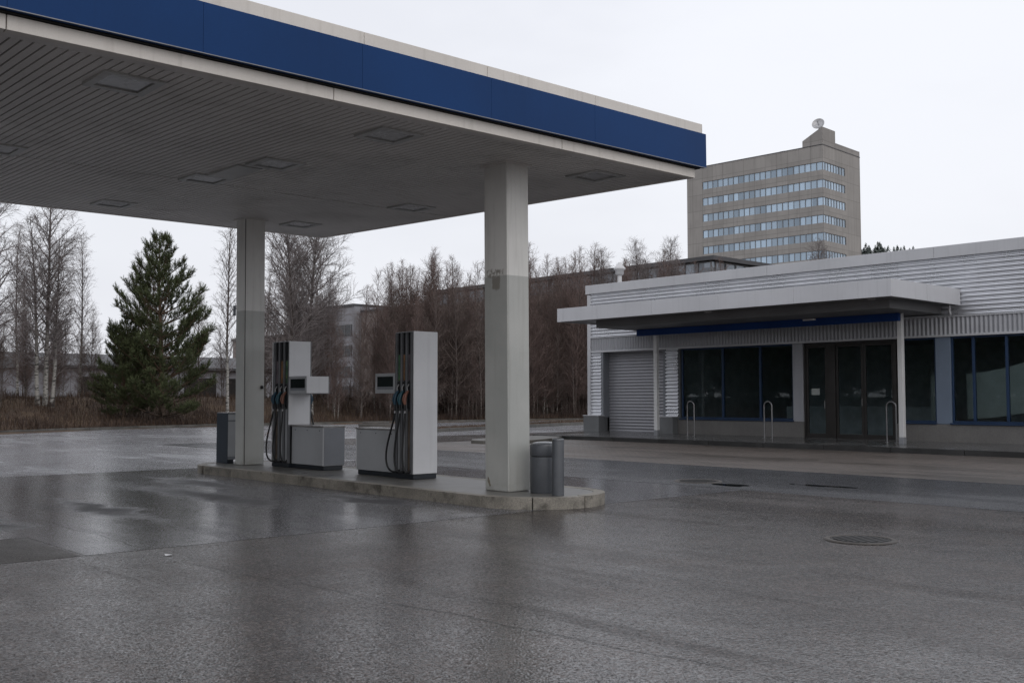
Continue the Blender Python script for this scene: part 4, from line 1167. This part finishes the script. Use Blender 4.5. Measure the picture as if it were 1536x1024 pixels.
# the wood behind the left-hand birches and below the tall birches
sl2 = 'thin bare sapling in the gap below the tall birches'
for i in range(10):
    x = 24 + 4*rt.random(); y = kerb_y(x) + 5 + 12*rt.random()
    plant(saps[i % 4], x, y, rt.uniform(.4, .72), rt.uniform(0, 6.28), sl2, 'tree', 'saplings below the tall birches')
sl3 = 'bare sapling in the undergrowth between birch stems and pine'
for i in range(46):
    x = 5 + 19*rt.random(); y = kerb_y(x) + 4 + 18*rt.random()
    plant(saps[i % 4], x, y, rt.uniform(.35, .78), rt.uniform(0, 6.28), sl3, 'tree', 'saplings behind the birch stems')
for (x, y, s, l) in ((57,49.5,1.05,'tall open bare tree above the thicket, next to the roof vent'),(59.5,49.0,1.08,'tall forked bare tree rising above the shop roof edge'),(54.5,50.8,.98,'tall bare tree topping the thicket before the shop corner')):
    plant(birchB, x, y, s*.86, x, l, 'tree')
plant(birchB, 90, 55.0, 1.22, 1.0, 'bare round-crowned tree peeping over the shop roof before the tower', 'tree', z=0)

# the pine
def pine():
    rg = random.Random(5)
    tr, cr = MB(), MB()
    H = 9.55
    pts, rad = limb(Vector((0,0,-.15)), Vector((0,0,1)), H-.3, 14, .17, .018, rg, .012, .05)
    tr.tube(pts, rad, 10)
    def shoot(p, d, L, k):
        """a bottle-brush of needles along a shoot"""
        d = d.normalized()
        n_ = int(k)
        vs = []; fs = []
        for i in range(n_):
            q = p + d*(L*(i+.5)/n_)
            nd = perp_dir(d, rg, R(rg.uniform(28, 58)))
            l = rg.uniform(.09, .16); w_ = nd.cross(d)
            if w_.length < 1e-5: continue
            w_ = w_.normalized()*.011
            b_ = len(vs)
            a1, a2, a3 = q+w_, q-w_, q+nd*l
            vs += [tuple(a1), tuple(a2), tuple(a3)]; fs.append((b_, b_+1, b_+2))
        cr.add(vs, fs)
    def brush(pts2, lo, dens):
        for i in range(int(dens)):
            s = lo+(1-lo)*rg.random()
            q, qd = at_pts(pts2, min(s, .999))
            d2 = perp_dir(qd, rg, R(rg.uniform(20,60))); d2.z += .55
            shoot(q, d2, rg.uniform(.16,.34), 15)
        q, qd = at_pts(pts2, .999)
        shoot(q-qd*.1, qd*.8+Vector((0,0,.8)), .42, 26)
    z = .55; wi = 0
    while z < H-.5:
        k = z/H
        Lm = 3.9*(1-k)**.66*(.68+.32*min(1, k/.22))
        nb = 6 if .2 < k < .75 else 5
        for i in range(nb):
            az = i*2*PI/nb + wi*.7 + rg.uniform(-.3,.3)
            el = R(2 + 42*k + rg.uniform(-9,9))
            L = Lm*rg.uniform(.72,1.14)
            d = Vector((math.cos(az)*math.cos(el), math.sin(az)*math.cos(el), math.sin(el)))
            p, _ = at_pts(pts, min(.99, z/(H-.3)))
            pp, rr = limb(p, d, L, 7, .012+.014*L, .008, rg, .05, .065)
            tr.tube(pp, rr, 5, cap=False)
            brush(pp, .55, 4+L*5)
            ns = int(L*4.4)+1
            for j in range(ns):
                s = .22+.78*(j+rg.random())/ns
                q, qd = at_pts(pp, min(s,.999))
                L2 = (.18+.42*L*(1.05-s))*rg.uniform(.6,1.2)
                side = 1 if j % 2 else -1
                hd = Vector((-qd.y, qd.x, 0))*side
                d2 = (qd*.75 + hd*.75 + Vector((0,0,rg.uniform(.0,.35)))).normalized()
                p2, r2 = limb(q, d2, L2, 4, .014, .006, rg, .07, .09)
                tr.tube(p2, r2, 3, cap=False)
                brush(p2, .35, 3+L2*11)
        z += .56; wi += 1
    p, dd_ = at_pts(pts, .999)
    for i in range(5):
        q, _ = at_pts(pts, .9+.1*i/5)
        shoot(q, Vector((0,0,1)), .3, 16)
    for i in range(4):
        az = i*PI/2+.4
        shoot(p-Vector((0,0,.2)), Vector((math.cos(az)*.6, math.sin(az)*.6, 1)), .35, 20)
    shoot(p, Vector((0,0,1)), .5, 30)
    return tr, cr
pn = make_tree('pine_tree', pine(), M['pine_bark'], M['needles'])
plant(pn, 21.5, 49.9, 1.0, .3, 'big dark green pine at the edge of the lot', 'tree')
plant(pn, 19.9, 50.7, .55, 2.2, 'smaller green pine tucked against the big pine', 'tree')

# the dark wood that the shop glass mirrors: it continues along the kerb beyond the picture's edge
rp = random.Random(8)
for i in range(40):
    x = -34+.9*i+rp.uniform(-.7,.7); y = max(kerb_y(x)+2.5+rp.random()*14, 30)
    if .743*x-.669*y > -.56*(.669*x+.743*y): continue
    plant(pn, x, y, rp.uniform(.8,1.15), rp.uniform(0,6.28), 'dark pine mirrored in the shop glass, along the kerb beyond the birches', 'tree', 'pines mirrored in the glass')

for i in range(13):
    x = -9+1.2*i; y = kerb_y(x)+2.8+rp.random()*5
    plant(pn, x, y, rp.uniform(.85,1.1), rp.uniform(0,6.28), 'dark pine mirrored in the shop glass, along the kerb beyond the birches', 'tree', 'pines mirrored in the glass')
# ------------------------------------------------------------------ undergrowth
rb = random.Random(33)
b1, b2 = MB(), MB()
def blade(mb, x, y, h, w, lean, n=2):
    z = ground_h(x, y)-.03
    a_ = rb.uniform(0, 2*PI); lx, ly = math.cos(a_)*lean*h, math.sin(a_)*lean*h
    wx, wy = -math.sin(a_)*w, math.cos(a_)*w
    mx, my = x+lx*.35, y+ly*.35
    mb.add([(x-wx,y-wy,z),(x+wx,y+wy,z),(mx+wx*.7,my+wy*.7,z+h*.6),(mx-wx*.7,my-wy*.7,z+h*.6),(x+lx,y+ly,z+h)], [(0,1,2,3),(3,2,4)])
for i in range(26000):
    x = rb.uniform(2, 62); d_ = rb.random()**1.6*9
    y = kerb_y(x)+.35+d_
    if y-kerb_y(x) < .3: continue
    clump = .5+.5*math.sin(x*1.3+math.sin(y*1.1)*2)
    gap = 1 if 25.5 < x < 33.5 else 0
    if gap and rb.random() < .8: continue
    blade(b1, x, y, rb.uniform(.3, 1.1)*(.4+.8*clump)*(.55 if gap else (.5 if x < 24 else 1.5 if x > 34 else 1)), rb.uniform(.006,.012), rb.uniform(.1,.9))
for i in range(26000):
    x = rb.uniform(2, 62); d_ = rb.random()**1.3*9
    y = kerb_y(x)+.22+d_
    blade(b2, x, y, rb.uniform(.12, .45), rb.uniform(.008,.016), rb.uniform(.2,.9))
for i in range(5000):
    t_ = rb.random(); u_ = .3+1.6*rb.random()
    x = VA[0]+(VB[0]-VA[0])*t_+vn.x*u_; y = VA[1]+(VB[1]-VA[1])*t_+vn.y*u_
    z = .1; h = rb.uniform(.04,.14); a_ = rb.uniform(0,6.28); w_ = .012
    b2.add([(x-w_*math.cos(a_),y-w_*math.sin(a_),z),(x+w_*math.cos(a_),y+w_*math.sin(a_),z),(x+rb.gauss(0,.06),y+rb.gauss(0,.06),z+h)], [(0,1,2)])
tag(b1.build('brush', M['brush']), 'reddish brown dead brush along the far kerb', 'undergrowth', kind='stuff')
tag(b2.build('grass', M['grass']), 'dead straw grass on the bank and verge', 'grass', kind='stuff')
# fallen leaves caught on the lot beyond the pumps
lv = MB()
for i in range(260):
    x = 22.0+rb.gauss(0,.9); y = 37.2+rb.gauss(0,.35); a_ = rb.uniform(0,6.28); s_ = rb.uniform(.03,.07)
    lv.add([(x+s_*math.cos(a_+q), y+s_*math.sin(a_+q)*.8, .006+rb.random()*.05) for q in (0,1.6,3.1,4.7)], [(0,1,2,3)])
tag(lv.build('leaves', M['leaves']), 'patch of rusty fallen leaves on the far asphalt', 'leaves', kind='stuff')

# ------------------------------------------------------------------ far hill with conifers
hm = MB()
hx, hy = 368, 206
HB = 1.5
N_, K_ = 40, 10
vs = [(hx, hy, 53+HB)]
for j in range(1, K_+1):
    for i in range(N_):
        a_ = 2*PI*i/N_; r_ = 150*j/K_
        vs.append((hx+r_*math.cos(a_), hy+r_*math.sin(a_), -2+(55+HB)*(.5+.5*math.cos(PI*j/K_))))
fs = [(0, 1+i, 1+(i+1)%N_) for i in range(N_)]
for j in range(K_-1):
    for i in range(N_): fs.append((1+j*N_+i, 1+(j+1)*N_+i, 1+(j+1)*N_+(i+1)%N_, 1+j*N_+(i+1)%N_))
hm.add(vs, fs, True)
tag(hm.build('hill', M['ground']), kind='structure')
hf = MB()
for i in range(1100):
    a_ = rb.uniform(0, 2*PI); r_ = 75*math.sqrt(rb.random())
    x, y = hx+r_*math.cos(a_), hy+r_*math.sin(a_); z = -2+(55+HB)*(.5+.5*math.cos(PI*r_/150))
    h = rb.uniform(4, 7.5); rr = h*.46
    for k in range(9):
        zz = z+h*(.15+.8*k/9); r2 = rr*(1-k/9.5)*rb.uniform(.7,1.2)
        for q in range(6):
            b_ = rb.uniform(0, 6.28)
            hf.add([(x,y,zz+h*.12),(x+r2*math.cos(b_),y+r2*math.sin(b_),zz-h*.03),(x+r2*.8*math.cos(b_+.7),y+r2*.8*math.sin(b_+.7),zz)], [(0,1,2)])
tag(hf.build('hill_forest', M['hill_needles']), 'distant dark conifers along the hilltop beside the tower', 'forest', kind='stuff')

# ------------------------------------------------------------------ sky, sun, camera
w = bpy.data.worlds.new('World'); sc.world = w; w.use_nodes = True
t = NT(w); t.n.clear()
out = t.new('ShaderNodeOutputWorld'); bg = t.new('ShaderNodeBackground')
sky = t.new('ShaderNodeTexSky', sky_type='NISHITA'); sky.sun_disc = False
SE, SA = R(38), R(200)
sky.sun_elevation = SE; sky.sun_rotation = SA; sky.dust_density = 5; sky.air_density = 1.5
tc = t.new('ShaderNodeTexCoord')
q = t.xyz(tc.outputs['Generated'])
cl = t.noise(t.scalev(tc.outputs['Generated'], 1, 1, 2.5), 1.6, 5, .55)
grad = t.mapr(q[2], -.05, .8, 0, 1, False)
c1 = t.mix(grad, (8.7,8.85,9.35), (9.5,9.7,10.4))
c1 = t.mix(t.math('MULTIPLY', t.mapr(cl, .35, .7), .6), c1, (7.3,7.45,8.05))
mixc = t.mix(.94, sky.outputs[0], c1)
t.link(mixc, bg.inputs['Color']); bg.inputs['Strength'].default_value = .107
t.link(bg.outputs[0], out.inputs[0])
sun = bpy.data.lights.new('sun', 'SUN'); sun.energy = .5; sun.angle = R(60); sun.color = (1,.97,.93)
so = bpy.data.objects.new('sun', sun); col.objects.link(so)
# the sun stands behind the camera's right shoulder, high behind cloud
so.rotation_euler = (R(90)-SE, 0, PI-SA+PI)
sd = Vector((math.sin(SA)*math.cos(SE), math.cos(SA)*math.cos(SE), math.sin(SE)))
so.rotation_euler = sd.to_track_quat('Z', 'Y').to_euler()

cam = bpy.data.cameras.new('camera'); co = bpy.data.objects.new('camera', cam); col.objects.link(co)
co.location = (0, 0, 1.4)
co.rotation_euler = (R(90)+math.atan(86/1550), 0, R(-42))
cam.sensor_width = 36; cam.lens = 36*1550/1536; cam.clip_end = 5000; cam.clip_start = .05
sc.camera = co
sc.view_settings.view_transform = 'Standard'; sc.view_settings.look = 'None'; sc.view_settings.gamma = 1; sc.view_settings.exposure = 0
sc.render.engine = 'CYCLES'
sc.cycles.max_bounces = 6; sc.cycles.transparent_max_bounces = 12
sc.cycles.use_denoising = True
sc.cycles.denoising_prefilter = 'NONE'
sc.cycles.use_adaptive_sampling = False
